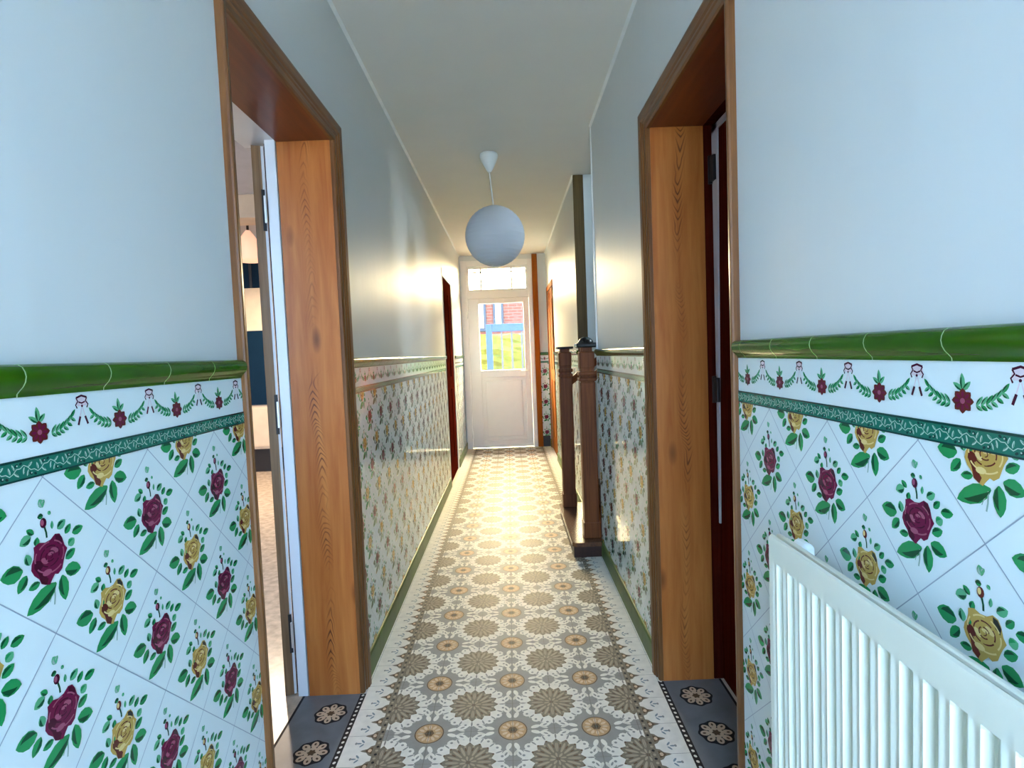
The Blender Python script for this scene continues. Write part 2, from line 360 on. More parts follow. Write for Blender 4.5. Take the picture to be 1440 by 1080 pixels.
# ------- the rose motif, drawn around the tile centre (metres)
SU, SV = 6270.0, 7236.0
def R(X, Y): return ((X - 430) / SU, -(Y - 590) / SV)
def rose_motif(kind):
    S = []
    main, lt, dk = ('rose', 'rose_lt', 'rose_dk') if kind == 'red' else ('ochre', 'ochre_lt', 'ochre_dk')
    def lf(b, t, w, m1='leaf', m2='leaf_dark', side=1):
        p, q = R(*b), R(*t); S.extend(leaf_shapes(p[0], p[1], q[0], q[1], w / 5200, m1, m2, 0, side))
    # stem at the foot
    S.extend(stroke([R(455, 900), R(452, 1000), R(440, 1075)], 0.0022, 'stem', 0))
    S.extend(stroke([R(455, 900), R(410, 1000), R(400, 1030)], 0.0012, 'stem', 0))
    # leaves
    lf((475, 875), (175, 1045), 62, side=1); lf((540, 830), (555, 1090), 46, side=-1); lf((575, 790), (745, 850), 52, side=-1)
    lf((590, 690), (700, 625), 34, side=1); lf((630, 570), (700, 520), 34, 'leaf_pale', 'leaf'); lf((605, 440), (670, 360), 26, 'leaf', 'leaf_dark')
    lf((680, 460), (805, 435), 34); lf((530, 365), (620, 300), 32, 'leaf_pale', 'leaf_dark'); lf((478, 345), (482, 265), 14, 'leaf_pale', 'leaf')
    lf((310, 450), (330, 370), 24, 'leaf', 'leaf_dark'); lf((240, 600), (215, 490), 30, 'leaf_pale', 'leaf_dark'); lf((300, 330), (235, 270), 22)
    lf((270, 340), (165, 390), 36, 'leaf_pale', 'leaf_dark'); lf((175, 625), (-20, 615), 58, side=-1); lf((205, 680), (115, 810), 36, side=1)
    lf((320, 800), (210, 820), 28, side=-1)
    lf((400, 185), (345, 190), 20, 'leaf_dark', 'leaf'); lf((450, 165), (475, 200), 14, 'leaf_pale', 'leaf'); lf((405, 110), (375, 25), 26, 'leaf_pale', 'stem'); lf((400, 80), (425, 40), 14, 'leaf_pale', 'stem')
    # bud
    S.extend(stroke([R(405, 300), R(418, 360), R(420, 410)], 0.0028, 'leaf_dark', 0))
    S.append((ell(*R(395, 258), 0.0052, 0.0068), dk if kind == 'red' else 'ochre_dk', 2)); S.append((ell(*R(385, 252), 0.0026, 0.0042), lt, 3))
    # bloom
    body = [(340, 428), (395, 448), (450, 440), (500, 402), (545, 415), (570, 465), (588, 545), (614, 588), (585, 645), (565, 700), (545, 765), (500, 800), (468, 785), (440, 820), (410, 865), (365, 845), (330, 820), (312, 765), (270, 715), (246, 655), (255, 600), (276, 560), (286, 500), (285, 452)]
    S.append(([R(*p) for p in body], main, 2))
    def pet(pts, m, lay): S.append(([R(*p) for p in pts], m, lay))
    cx, cy = 432, 592                                        # heart of the bloom
    def petal(ang, rad, rx, ry, m, lay, turn=0.0):
        a = math.radians(ang); px, py = cx + rad * math.cos(a), cy - rad * math.sin(a)
        S.append(([R(px + u, py - v) for u, v in ell(0, 0, rx, ry, a + PI / 2 + turn, 12)], m, lay))
    def fold(ang, rad, span, w, m, lay):
        pts = [(cx + rad * math.cos(math.radians(ang + span * (t / 6 - 0.5))), cy - rad * math.sin(math.radians(ang + span * (t / 6 - 0.5)))) for t in range(7)]
        S.extend(stroke([R(*p) for p in pts], w / 6700, m, lay))
    shade = dk
    pet([(285, 560), (275, 650), (310, 720), (330, 815), (380, 850), (400, 800), (350, 720), (320, 640)], shade, 3)
    pet([(500, 415), (540, 425), (572, 480), (562, 545), (530, 520), (505, 470)], shade if kind == 'red' else 'leaf_shadow', 3)
    for ang, rad, rx, ry, m in ((20, 112, 52, 30, main), (75, 120, 48, 26, main), (140, 118, 50, 30, main), (200, 120, 50, 34, shade), (255, 150, 46, 30, lt), (315, 125, 54, 34, main)):
        petal(ang, rad, rx, ry, m, 4, 0.25)
    for ang, rad, sp_ in ((350, 140, 50), (48, 142, 40), (112, 138, 46), (168, 146, 36), (232, 150, 40), (290, 160, 40)):
        fold(ang, rad, sp_, 13, lt, 5)
    for ang, rad, sp_ in ((10, 92, 60), (80, 96, 56), (150, 92, 60), (222, 98, 60), (296, 96, 62)):
        fold(ang, rad, sp_, 12, shade, 5)
    for ang, rad, rx, ry, m in ((40, 62, 44, 24, lt), (125, 60, 40, 22, main), (205, 62, 42, 24, lt), (285, 66, 46, 24, main)):
        petal(ang, rad, rx, ry, m, 6, 0.3)
    for ang, rad, sp_ in ((60, 46, 80), (170, 44, 90), (270, 48, 80)):
        fold(ang, rad, sp_, 11, shade, 7)
    petal(70, 22, 30, 17, lt, 7, 0.4); petal(215, 20, 26, 14, main, 7.5, 0.2); fold(340, 22, 150, 8, shade, 8)
    if kind != 'red': pet([(290, 600), (308, 540), (332, 500), (318, 570), (305, 620)], 'leaf', 3)
    return S
ROSE = {'red': rose_motif('red'), 'ochre': rose_motif('ochre')}

def daisy_motif():
    S = []; D = 0.0145
    S.append(([((D * (1 + 0.13 * math.cos(8 * a))) * math.cos(a), (D * 0.95 * (1 + 0.13 * math.cos(8 * a))) * math.sin(a)) for a in [2 * PI * k / 32 for k in range(32)]], 'ochre_dk', 2))
    for k in range(8):
        a = 2 * PI * k / 8; S.append((ell(0.0085 * math.cos(a), 0.008 * math.sin(a), 0.0042, 0.0022, a, 8), 'rose', 3))
    S.append((ell(0, 0, 0.0036, 0.0036), 'rose_lt', 4))
    for t, w in (((-0.002, 0.034), 0.004), ((-0.015, 0.022), 0.0035), ((0.011, 0.024), 0.0035)):
        S.extend(leaf_shapes(0, 0.013, t[0], t[1], w, 'leaf_pale', 'leaf_dark', 0))
    for sg in (-1, 1):
        for k in range(6):
            t = k / 5; x = sg * (0.019 + 0.034 * t); y = -0.004 + 0.017 * t * t
            for q in (-1, 1):
                S.extend(leaf_shapes(x, y, x + sg * 0.009, y + q * 0.0085 + 0.003, 0.0026, 'leaf_pale' if (k + q) % 3 else 'leaf', 'leaf_dark', 0, q * sg))
    return S
def bow_motif():
    S = []; B = 'rose_dk'
    S.append(([(-0.010, 0.028), (0.010, 0.028), (0.011, 0.018), (0.008, 0.014), (-0.008, 0.014), (-0.011, 0.018)], 'pink', 0))
    S.extend(stroke([(-0.010, 0.026), (0, 0.029), (0.010, 0.026)], 0.003, B, 1)); S.extend(stroke([(-0.006, 0.020), (0, 0.018), (0.006, 0.020)], 0.0022, B, 1))
    for s in (-1, 1):
        S.extend(stroke([(s * 0.010, 0.026), (s * 0.007, 0.021), (s * 0.0115, 0.016), (s * 0.009, 0.011)], 0.0022, B, 1))
        S.extend(stroke([(s * 0.001, 0.012), (s * 0.004, 0.002), (s * 0.008, -0.012)], 0.0016, 'pink', 0))
        S.extend(stroke([(s * 0.0045, -0.001), (s * 0.009, -0.013)], 0.0036, B, 1))
    S.append((ell(0, 0.014, 0.002, 0.002, 0, 8), B, 2))
    return S
DAISY, BOW = daisy_motif(), bow_motif()

# ------------------------------------------------------------------ tiled dado of one wall
def dado(mb, side, segs, y_red, y_daisy):
    xw = XL if side < 0 else XR
    inn = -side                                   # direction into the corridor
    flip = 1 if side < 0 else -1                  # picture's right-hand direction along y
    def put(poly, m, off, ya, yb, z0, z1):
        p = clip_poly(clip_poly(poly, ya, yb, 0), z0, z1, 1)
        if len(p) < 3: return
        x = xw + inn * (off + (len(mb.f) * 0.6180339 % 1.0) * 0.00009)
        mb.add([(x, a, b) for a, b in p], [tuple(range(len(p)))], m)
    T0 = 0.006                                     # tile thickness
    for ya, yb in segs:
        mb.box(xw, xw + inn * T0, ya, yb, 0.0, ZB0, 'tile')
        mb.box(xw, xw + inn * (T0 + 0.001), ya, yb, ZB0, ZB1, 'band')
        mb.box(xw, xw + inn * T0, ya, yb, ZB1, ZR0 + 0.005, 'tile')
        # diagonal joints
        zc = 1.049
        for fam in (1, -1):
            c0 = y_red + fam * zc
            lo = (ya - c0 + min(fam * 0, fam * ZB0)); hi = (yb - c0 + max(fam * 0, fam * ZB0))
            for k in range(math.floor(lo / TILE) - 1, math.ceil(hi / TILE) + 2):
                c = c0 + TILE / 2 + k * TILE; w = 0.0011
                P = [(c - fam * ZB0 - w, ZB0), (c - fam * ZB0 + w, ZB0), (c + w, 0), (c - w, 0)]
                put(P, 'grout', T0 + 0.0003, ya, yb, 0.02, ZB0)
        # flowers
        for j in range(-1, 10):
            kind = 'red' if j % 2 == 0 else 'ochre'; z = zc - j * TILE / 2
            off = 0 if kind == 'red' else TILE / 2
            k0 = math.floor((ya - y_red - off) / TILE) - 1; k1 = math.ceil((yb - y_red - off) / TILE) + 1
            for k in range(k0, k1 + 1):
                yc = y_red + off + k * TILE
                if yc < ya - 0.11 or yc > yb + 0.11: continue
                for poly, m, lay in ROSE[kind]:
                    put([(yc + flip * u, z + v) for u, v in poly], m, T0 + 0.0005 + lay * 0.00012, ya, yb, 0.02, ZB0)
        # border strip: daisies and bows
        k0 = math.floor((ya - y_daisy) / 0.15) - 1; k1 = math.ceil((yb - y_daisy) / 0.15) + 1
        for k in range(k0, k1 + 1):
            for S, yc, zz in ((DAISY, y_daisy + k * 0.15, 1.214), (BOW, y_daisy + 0.075 + k * 0.15, 1.228)):
                for poly, m, lay in S:
                    put([(yc + flip * u, zz + v) for u, v in poly], m, T0 + 0.0005 + lay * 0.00012, ya, yb, ZB1, ZR0)
        # green band scrolls
        put([(ya, ZB1 - 0.003), (yb, ZB1 - 0.003), (yb, ZB1), (ya, ZB1)], 'band_dk', T0 + 0.0014, ya, yb, None, None)
        put([(ya, ZB0), (yb, ZB0), (yb, ZB0 + 0.0025), (ya, ZB0 + 0.0025)], 'band_dk', T0 + 0.0014, ya, yb, None, None)
        st_ = 0.0205; n = int((yb - ya) / st_) + 1; zm = (ZB0 + ZB1) / 2; o = T0 + 0.0016
        for k in range(n):
            y = ya + k * st_; s = 1 if k % 2 else -1
            for st in (stroke([(y, zm - s * 0.002), (y + 0.005, zm - s * 0.0055), (y + 0.010, zm - s * 0.003), (y + 0.015, zm + s * 0.002), (y + st_, zm + s * 0.002)], 0.0011, 'mint', 0),
                       leaf_shapes(y + 0.006, zm - s * 0.003, y + 0.004, zm + s * 0.006, 0.0015, 'mint', 'band', 0),
                       leaf_shapes(y + 0.011, zm - s * 0.002, y + 0.018, zm - s * 0.008, 0.0015, 'mint', 'band', 0),
                       leaf_shapes(y + 0.012, zm + s * 0.001, y + 0.009, zm + s * 0.009, 0.0013, 'mint', 'band', 0),
                       [(ell(y + 0.015, zm + s * 0.0065, 0.0030, 0.0020, 0.6 * s, 7), 'band_dk', 0), (ell(y + 0.001, zm - s * 0.008, 0.0025, 0.0018, -0.5 * s, 7), 'band_dk', 0), (ell(y + 0.016, zm + s * 0.0062, 0.0011, 0.0011, 0, 6), 'mint', 1)]):
                for poly, m, lay in st: put(poly, m, o + lay * 0.0001, ya, yb, ZB0, ZB1)

# ------------------------------------------------------------------ walls
def wall_with_holes(name, side, holes, label):
    """holes: (ya, yb, ztop) sorted; a plastered wall with its tiled dado"""
    mb = MB(); xa, xb = (XL - WT, XL) if side < 0 else (XR, XR + 0.197)
    y = Y0
    for ya, yb, zt in holes:
        mb.box(xa, xb, y, ya, 0, HC, 'paint')
        if zt < HC: mb.box(xa, xb, ya, yb, zt, HC, 'paint')
        y = yb
    mb.box(xa, xb, y, Y1, 0, HC, 'paint')
    o = mb.build(name); tag(o, label, 'wall', kind='structure'); return o

DL = (1.293, 2.095, 2.125)      # near left doorway, rough opening
DR = (1.326, 2.095, 2.125)
DLF = (5.50, 6.30, 2.10)        # far left door
DRF = (6.62, 7.44, 2.10)        # far right door
ST = (3.42, 4.33, HC)           # stair opening
wl = wall_with_holes('wall_left', -1, [DL, DLF], 'left corridor wall, glossy pale paint above floral tiles')
wr = wall_with_holes('wall_right', 1, [DR, ST, DRF], 'right corridor wall with radiator, glossy pale paint above floral tiles')
segL = [(Y0, 1.2785), (2.15, 5.43), (6.37, Y1)]
segR = [(Y0, 1.313), (2.15, 3.42), (4.33, 6.55), (7.50, Y1)]
mb = MB(); dado(mb, -1, segL, 0.723, 0.724); mb.build('tile_dado', wl)
mb = MB(); dado(mb, 1, segR, 0.7345, 0.661); mb.build('tile_dado', wr)

# dado rail: half-round glazed tiles with joints
def rail(mb, side, segs, y_joint):
    xw = XL if side < 0 else XR; inn = -side
    prof = [(0.0, ZR0), (0.008, ZR0), (0.0085, ZR0 + 0.004), (0.012, ZR0 + 0.008), (0.017, ZR0 + 0.013), (0.0205, ZR0 + 0.019), (0.022, ZR0 + 0.026), (0.021, ZR0 + 0.032), (0.018, ZR0 + 0.038), (0.013, ZR1 - 0.001), (0.008, ZR1), (0.0, ZR1)]
    def piece(ya, yb, m, d=0.0):
        n = len(prof); vs = [(xw + inn * (h + d if h else 0), y, z) for y in (ya, yb) for h, z in prof]
        mb.add(vs, [(i, i + 1, n + i + 1, n + i) for i in range(n - 1)] + [tuple(range(n)), tuple(range(n, 2 * n))[::-1]], m, False)
    L = 0.1485
    for ya, yb in segs:
        k = math.floor((ya - y_joint) / L); a = ya
        while a < yb - 1e-6:
            b = min(yb, y_joint + (k + 1) * L); 
            if b > a + 0.004: piece(a, b - 0.0012 if b < yb else b, 'rail')
            if b < yb: piece(b - 0.0012, b + 0.0012, 'rail_joint', -0.0006)
            a = b + (0.0012 if b < yb else 0); k += 1
def smooth_angle(o, deg=40):
    me = o.data
    for p in me.polygons: p.use_smooth = True
    try: me.set_sharp_from_angle(angle=math.radians(deg))
    except Exception: pass
mb = MB(); rail(mb, -1, segL, 0.694); smooth_angle(mb.build('dado_rail', wl), 50)
mb = MB(); rail(mb, 1, segR, 0.676); smooth_angle(mb.build('dado_rail', wr), 50)

# skirtings
def skirting(name, side, segs, label):
    mb = MB(); xw = XL if side < 0 else XR; inn = -side
    for ya, yb in segs:
        prof = [(0, 0), (0.016, 0), (0.016, ZSK - 0.012), (0.012, ZSK - 0.003), (0.007, ZSK), (0, ZSK)]; n = len(prof)
        a = ya
        while a < yb - 1e-6:
            b = min(yb, a + 0.2); e = b - 0.0015 if b < yb else b
            vs = [(xw + inn * h, y, z) for y in (a, e) for h, z in prof]
            mb.add(vs, [(i, (i + 1) % n, n + (i + 1) % n, n + i) for i in range(n)] + [tuple(range(n)), tuple(range(n, 2 * n))[::-1]], 'skirt')
            a = b
    o = mb.build(name); tag(o, label, 'skirting', kind='structure'); return o
skirting('baseboard_left', -1, segL, 'green glazed skirting tiles along the left corridor wall')
skirting('baseboard_right', 1, segR, 'green glazed skirting tiles along the right corridor wall')

# ceiling + thin pale bead at its edges
mb = MB(); mb.box(XL - WT - 0.02, XR + WT, Y0 - 0.2, Y1 + 0.2, HC, HC + 0.2, 'ceiling')
o = mb.build('ceiling'); tag(o, 'plain off white corridor ceiling', 'ceiling', kind='structure')
for i, (s, segs) in enumerate(((-1, [(Y0, Y1)]), (1, [(Y0, ST[0]), (ST[1], Y1)]))):
    mb = MB(); xw = XL if s < 0 else XR
    for ya, yb in segs:
        mb.prism([(0, 0), (1, 0), (1, 1)], 0, 0, 'white_trim') if False else None
        vs = [(xw, y, HC) for y in (ya, yb)] + [(xw, y, HC - 0.012) for y in (ya, yb)] + [(xw - s * 0.012, y, HC) for y in (ya, yb)]
        mb.add(vs, [(0, 1, 3, 2), (2, 3, 5, 4), (0, 4, 5, 1), (0, 2, 4), (1, 5, 3)], 'white_trim')
    o = mb.build('trim_%d' % (i + 1)); tag(o, 'thin white bead between ceiling and %s corridor wall' % ('left', 'right')[i], 'trim', kind='structure')

# ------------------------------------------------------------------ floor
P = 0.2876; FY = 1.8318
def scallop(cx, cy, r, n, amp, N=64, ph=0):
    return [(cx + r * (1 + amp * math.cos(n * a + ph)) * math.cos(a), cy + r * (1 + amp * math.cos(n * a + ph)) * math.sin(a)) for a in [2 * PI * k / N for k in range(N)]]
def big_medallion(cx, cy):
    S = [(scallop(cx, cy, 0.112, 16, 0.06), 'fl_white', 1)]
    for k in range(16):                                        # white scroll ring
        a = 2 * PI * (k + 0.5) / 16; r = 0.108
        S.append((ell(cx + r * math.cos(a), cy + r * math.sin(a), 0.017, 0.0165, a, 10), 'fl_white', 1.2))
    for k in range(16):
        a = 2 * PI * k / 16; r = 0.106
        S.append((ell(cx + r * math.cos(a), cy + r * math.sin(a), 0.012, 0.0032, a, 8), 'fl_grey', 2))
        b = a + PI / 16; S.append((ell(cx + 0.111 * math.cos(b), cy + 0.111 * math.sin(b), 0.005, 0.005, b, 8), 'fl_grey', 2))
    for k in range(4):                                         # curls that meet the next medallion
        a = PI / 2 * k
        for s in (-1, 1):
            b = a + s * 0.25; S.append((ell(cx + 0.124 * math.cos(b), cy + 0.124 * math.sin(b), 0.022, 0.0125, a + s * 1.1, 10), 'fl_white', 1.4))
            S.append((ell(cx + 0.125 * math.cos(b), cy + 0.125 * math.sin(b), 0.009, 0.0036, a + s * 1.1, 8), 'fl_grey', 2.1))
    S.append((scallop(cx, cy, 0.083, 16, 0.09), 'fl_taupe', 3))
    for k in range(16):
        a = 2 * PI * k / 16; r = 0.052
        S.append((ell(cx + r * math.cos(a), cy + r * math.sin(a), 0.024, 0.0048, a, 8), 'fl_tan', 4))
        b = a + PI / 16
        S.append((ell(cx + 0.072 * math.cos(b), cy + 0.072 * math.sin(b), 0.005, 0.004, b, 6), 'fl_tan', 4))
        S.append((ell(cx + 0.058 * math.cos(b), cy + 0.058 * math.sin(b), 0.009, 0.0028, b, 6), 'fl_brown', 4))
        S.append((ell(cx + 0.086 * math.cos(a), cy + 0.086 * math.sin(a), 0.004, 0.0045, a, 6), 'fl_brown', 4))
    for k in range(8):
        a = 2 * PI * k / 8 + 0.2; S.append((ell(cx + 0.018 * math.cos(a), cy + 0.018 * math.sin(a), 0.010, 0.004, a, 8), 'fl_tan', 4))
    S.append((ell(cx, cy, 0.006, 0.006, 0, 8), 'fl_brown', 5))
    return S
def small_medallion(cx, cy):
    S = [(scallop(cx, cy, 0.063, 12, 0.03, 36), 'fl_grey', 2.2), (ell(cx, cy, 0.0505, 0.0505, 0, 28), 'fl_brown', 2.6), (ell(cx, cy, 0.0465, 0.0465, 0, 28), 'fl_peach', 3)]
    for k in range(12):
        a = 2 * PI * k / 12; S.append((ell(cx + 0.031 * math.cos(a), cy + 0.031 * math.sin(a), 0.0105, 0.0055, a, 8), 'fl_peachl', 4))
    for k in range(4):                                         # paired white buds towards the four neighbours
        a = PI / 2 * k
        for s in (-1, 1):
            S.append((ell(cx + 0.079 * math.cos(a) - s * 0.0135 * math.sin(a), cy + 0.079 * math.sin(a) + s * 0.0135 * math.cos(a), 0.017, 0.0085, a + s * 0.35, 10), 'fl_white', 1.7))
            S.append((ell(cx + 0.110 * math.cos(a) - s * 0.009 * math.sin(a), cy + 0.110 * math.sin(a) + s * 0.009 * math.cos(a), 0.013, 0.0055, a - s * 0.4, 8), 'fl_cream', 1.8))
    S.append((scallop(cx, cy, 0.016, 6, 0.1, 24), 'fl_brown', 4)); S.append((ell(cx, cy, 0.008, 0.008, 0, 8), 'fl_black', 5))
    return S
def floor_print(mb):
    def put(poly, m, lay, xr=None, yr=(Y0, Y1)):
        p = poly
        if xr: p = clip_poly(p, xr[0], xr[1], 0)
        if p: p = clip_poly(p, yr[0], yr[1], 1)
        z_ = 0.0003 + lay * 0.00018 + (len(mb.f) * 0.6180339 % 1.0) * 0.00014
        if len(p) >= 3: mb.add([(x, y, z_) for x, y in p], [tuple(range(len(p)))], m)
    FX = 0.442
    put([(-FX, Y0), (FX, Y0), (FX, Y1), (-FX, Y1)], 'fl_grey', 0)
    j0 = int((Y0 - FY) / P) - 1; j1 = int((Y1 - FY) / P) + 2
    for j in range(j0, j1):
        y = FY + j * P
        for i in (-1, 0, 1):
            for s, m, l in small_medallion(i * P, y): put(s, m, l, (-FX, FX))
        for i in (-2, -1, 0, 1):
            for s, m, l in big_medallion((i + 0.5) * P, y + P / 2): put(s, m, l, (-FX, FX))
    w = 0.0009
    for i in range(-3, 4):
        x = i * P / 2; put([(x - w, Y0), (x + w, Y0), (x + w, Y1), (x - w, Y1)], 'fl_joint', 6.5)
    n = int((Y1 - Y0) / (P / 2)) + 2
    for k in range(-n, n):
        y = FY + k * P / 2
        if Y0 < y < Y1: put([(-0.575, y - w * .7), (0.575, y - w * .7), (0.575, y + w * .7), (-0.575, y + w * .7)], 'fl_joint', 6.5)
    # borders
    for s in (-1, 1):
        def pb(poly, m, lay): put([(s * x, y) for x, y in poly], m, lay)
        pb([(FX, Y0), (0.575, Y0), (0.575, Y1), (FX, Y1)], 'fl_white', 0)
        pb([(FX, Y0), (0.463, Y0), (0.463, Y1), (FX, Y1)], 'fl_taupe', 1)
        pb([(0.5675, Y0), (0.569, Y0), (0.569, Y1), (0.5675, Y1)], 'fl_blue', 1)
        T = P / 4; k = 0; y = FY - P * 10
        while y < Y1:
            if y > Y0:
                for q in range(4):
                    yy = y + q * T / 4; pb(ell(0.4515, yy, 0.0052, 0.0055, 0, 8), 'fl_black' if q % 2 else 'fl_tan', 2)
                pb([(0.463, y - T * 0.36), (0.474, y - T * 0.30), (0.484, y - T * 0.12), (0.500, y - T * 0.05), (0.506, y), (0.500, y + T * 0.05), (0.484, y + T * 0.12), (0.474, y + T * 0.30), (0.463, y + T * 0.36)], 'fl_taupe', 2)
                pb([(0.466, y - T * 0.22), (0.484, y - T * 0.08), (0.490, y), (0.484, y + T * 0.08), (0.466, y + T * 0.22)], 'fl_brown', 3)
                pb(ell(0.474, y, 0.0065, 0.008, 0, 8), 'fl_peachl', 4)
                ym = y + T / 2                                   # tulip between the teeth
                pb([(0.472, ym - 0.010), (0.484, ym - 0.004), (0.510, ym), (0.484, ym + 0.004), (0.472, ym + 0.010)], 'fl_white', 3)
                pb(ell(0.508, ym - 0.010, 0.010, 0.0035, -0.9, 8), 'fl_blue', 3); pb(ell(0.508, ym + 0.010, 0.010, 0.0035, 0.9, 8), 'fl_blue', 3)
                pb(ell(0.520, ym, 0.010, 0.0035, 0, 8), 'fl_blue', 3); pb(ell(0.529, ym, 0.004, 0.006, 0, 8), 'fl_grey', 4)
            y += T
    # thresholds with rosettes
    for s, ya, yb in ((-1, 1.312, 2.075), (1, 1.345, 2.075)):
        def pt(poly, m, lay): put([(s * x, y) for x, y in poly], m, lay, None, (ya, yb))
        pt([(0.575, ya), (0.812, ya), (0.812, yb), (0.575, yb)], 'fl_slab', 1)
        pt([(0.566, ya), (0.588, ya), (0.588, yb), (0.566, yb)], 'fl_black', 2)
        y = ya
        while y < yb:
            pt(ell(0.577, y, 0.005, 0.0062, 0.5, 8), 'fl_white', 3); y += 0.0235
        pt([(0.803, ya), (0.812, ya), (0.812, yb), (0.803, yb)], 'fl_black', 3)
        for k in range(-3, 3):
            cx, cy = (0.668, 1.962 + k * 0.2) if s < 0 else (0.682, 1.976 + k * 0.2)
            pt(scallop(cx, cy, 0.058, 8, 0.05, 40), 'fl_black', 2)
            for q in range(8):
                a = 2 * PI * q / 8; pt(ell(cx + 0.037 * math.cos(a), cy + 0.037 * math.sin(a), 0.0165, 0.0125, a, 12), 'fl_peachl', 3)
                pt(ell(cx + 0.040 * math.cos(a), cy + 0.040 * math.sin(a), 0.006, 0.004, a, 8), 'fl_brown', 4)
            pt(ell(cx, cy, 0.024, 0.024, 0, 14), 'fl_peachl', 4); pt(scallop(cx, cy, 0.013, 6, 0.2, 24), 'fl_brown', 5)
mb = MB(); mb.box(XL - 0.222, XR + 0.24, Y0 - 0.2, Y1 + 0.3, -0.15, 0.0, 'fl_cream'); floor_print(mb)
o = mb.build('floor', fix=False); tag(o, 'patterned encaustic tile floor with medallions and zigzag border', 'floor', kind='structure')

# ------------------------------------------------------------------ doorways
def casing_sweep(side, yi, yf, zt, w=0.075, mv='casing', mh='casing_h', near=1.0, hs=1.0):
    """moulded architrave around an opening, mitred at the two top corners"""
    xw = XL if side < 0 else XR; inn = -side
    prof = [(0.0, 0.0), (0.0, 0.012), (0.006, 0.017), (0.022, 0.017), (0.027, 0.021), (0.034, 0.021), (0.040, 0.026), (0.062, 0.028), (w - 0.005, 0.026), (w, 0.020), (w, 0.0)]
    n = len(prof)
    def f(mb):
        rings = []
        for (sy, sz, y, z) in ((-1, 0, yi, 0), (-1, 1, yi, zt), (1, 1, yf, zt), (1, 0, yf, 0)):
            k_ = near if sy < 0 else 1.0
            rings.append([(xw + inn * (h * hs * (0.72 if k_ < 0.9 else 1)), y + sy * u * k_, z + sz * u) for u, h in prof])
        for k in range(3):
            vs = rings[k] + rings[k + 1]
            mb.add(vs, [(i, (i + 1) % n, n + (i + 1) % n, n + i) for i in range(n)], mh if k == 1 else mv)
        mb.add(rings[0], [tuple(range(n))], mv); mb.add(rings[3], [tuple(range(n))], mv)
    return f

# --- near left doorway
d1 = empty('door_1', (XL, 1.7, 0)); tag(d1, 'near left doorway with pine lining, door standing open', 'door', kind='structure')
part('casing', d1, casing_sweep(-1, 1.312, 2.078, 2.105, near=0.45))
part('jamb_lining', d1, lambda b: b.box(-0.786, XL, 2.075, 2.094, 0.0005, 2.105, 'pine_left'))
part('jamb_lining', d1, lambda b: b.box(-0.786, XL, 1.293, 1.312, 0.0005, 2.105, 'pine_left'))
part('head_lining', d1, lambda b: b.box(-0.786, XL, 1.293, 2.094, 2.105, 2.124, 'pine_head_shaded'))
def white_frame(b):
    b.bbox(-0.829, -0.790, 2.072, 2.14, 0.001, 2.16, 'white_frame', 0.003)
    b.bbox(-0.829, -0.790, 1.24, 1.312, 0.001, 2.16, 'white_frame', 0.003)
    b.box(-0.93, -0.790, 1.24, 2.14, 2.112, 2.16, 'white_frame')
    b.box(-0.845, -0.829, 2.105, 2.14, 0.001, 2.112, 'black')  # black strip put in as the shadow gap between frame and leaf
wf = part('door_frame', d1, white_frame)
# open leaf: lies along the sight line, hinge edge towards the corridor
LD = Vector((-0.386, 0.922, 0)).normalized(); LN = Vector((-LD.y, LD.x, 0))     # along the leaf, across its thickness
H0 = Vector((-0.838, 2.085, 0))
def leaf_box(b, a0, a1, t0, t1, z0, z1, m):
    vs = []
    for a in (a0, a1):
        for t in (t0, t1):
            for z in (z0, z1):
                q = H0 + LD * a + LN * t; vs.append((q.x, q.y, z))
    b.add(vs, [(0, 1, 3, 2), (4, 6, 7, 5), (0, 4, 5, 1), (2, 3, 7, 6), (0, 2, 6, 4), (1, 5, 7, 3)], m)
lf1 = part('door_leaf', d1, lambda b: (leaf_box(b, 0, 0.73, 0.010, 0.042, 0.008, 2.095, 'leafwood'), leaf_box(b, 0.001, 0.73, 0.001, 0.010, 0.008, 2.095, 'white_frame')))
for zc in (1.86, 1.10, 0.25):
    part('hinge', lf1, lambda b, zc=zc: (b.bbox(-0.8395, -0.8305, 2.062, 2.0705, zc - 0.05, zc + 0.05, 'steel', 0.002), leaf_box(b, -0.006, 0.0, 0.004, 0.016, zc - 0.075, zc + 0.075, 'black')))

# --- near right doorway
d2 = empty('door_2', (XR, 1.7, 0)); tag(d2, 'near right doorway with pine lining and dark closed door', 'door', kind='structure')
part('casing', d2, casing_sweep(1, 1.345, 2.078, 2.105, near=0.43))
part('jamb_lining', d2, lambda b: b.box(0.786, XR, 2.075, 2.094, 0.0005, 2.105, 'pine_right'))
part('jamb_lining', d2, lambda b: b.box(0.786, XR, 1.326, 1.345, 0.0005, 2.105, 'pine_right'))
part('head_lining', d2, lambda b: b.box(0.786, XR, 1.326, 2.094, 2.105, 2.124, 'pine_head_shaded'))
part('door_frame', d2, lambda b: (b.box(0.788, 0.865, 2.076, 2.16, 0.001, 2.17, 'reddoor'), b.box(0.788, 0.86, 1.26, 1.345, 0.001, 2.17, 'reddoor'), b.box(0.788, 0.86, 1.345, 2.076, 2.106, 2.17, 'reddoor')))
lf2 = part('door_leaf', d2, lambda b: b.box(0.820, 0.862, 1.35, 2.07, 0.008, 2.10, 'reddoor'))
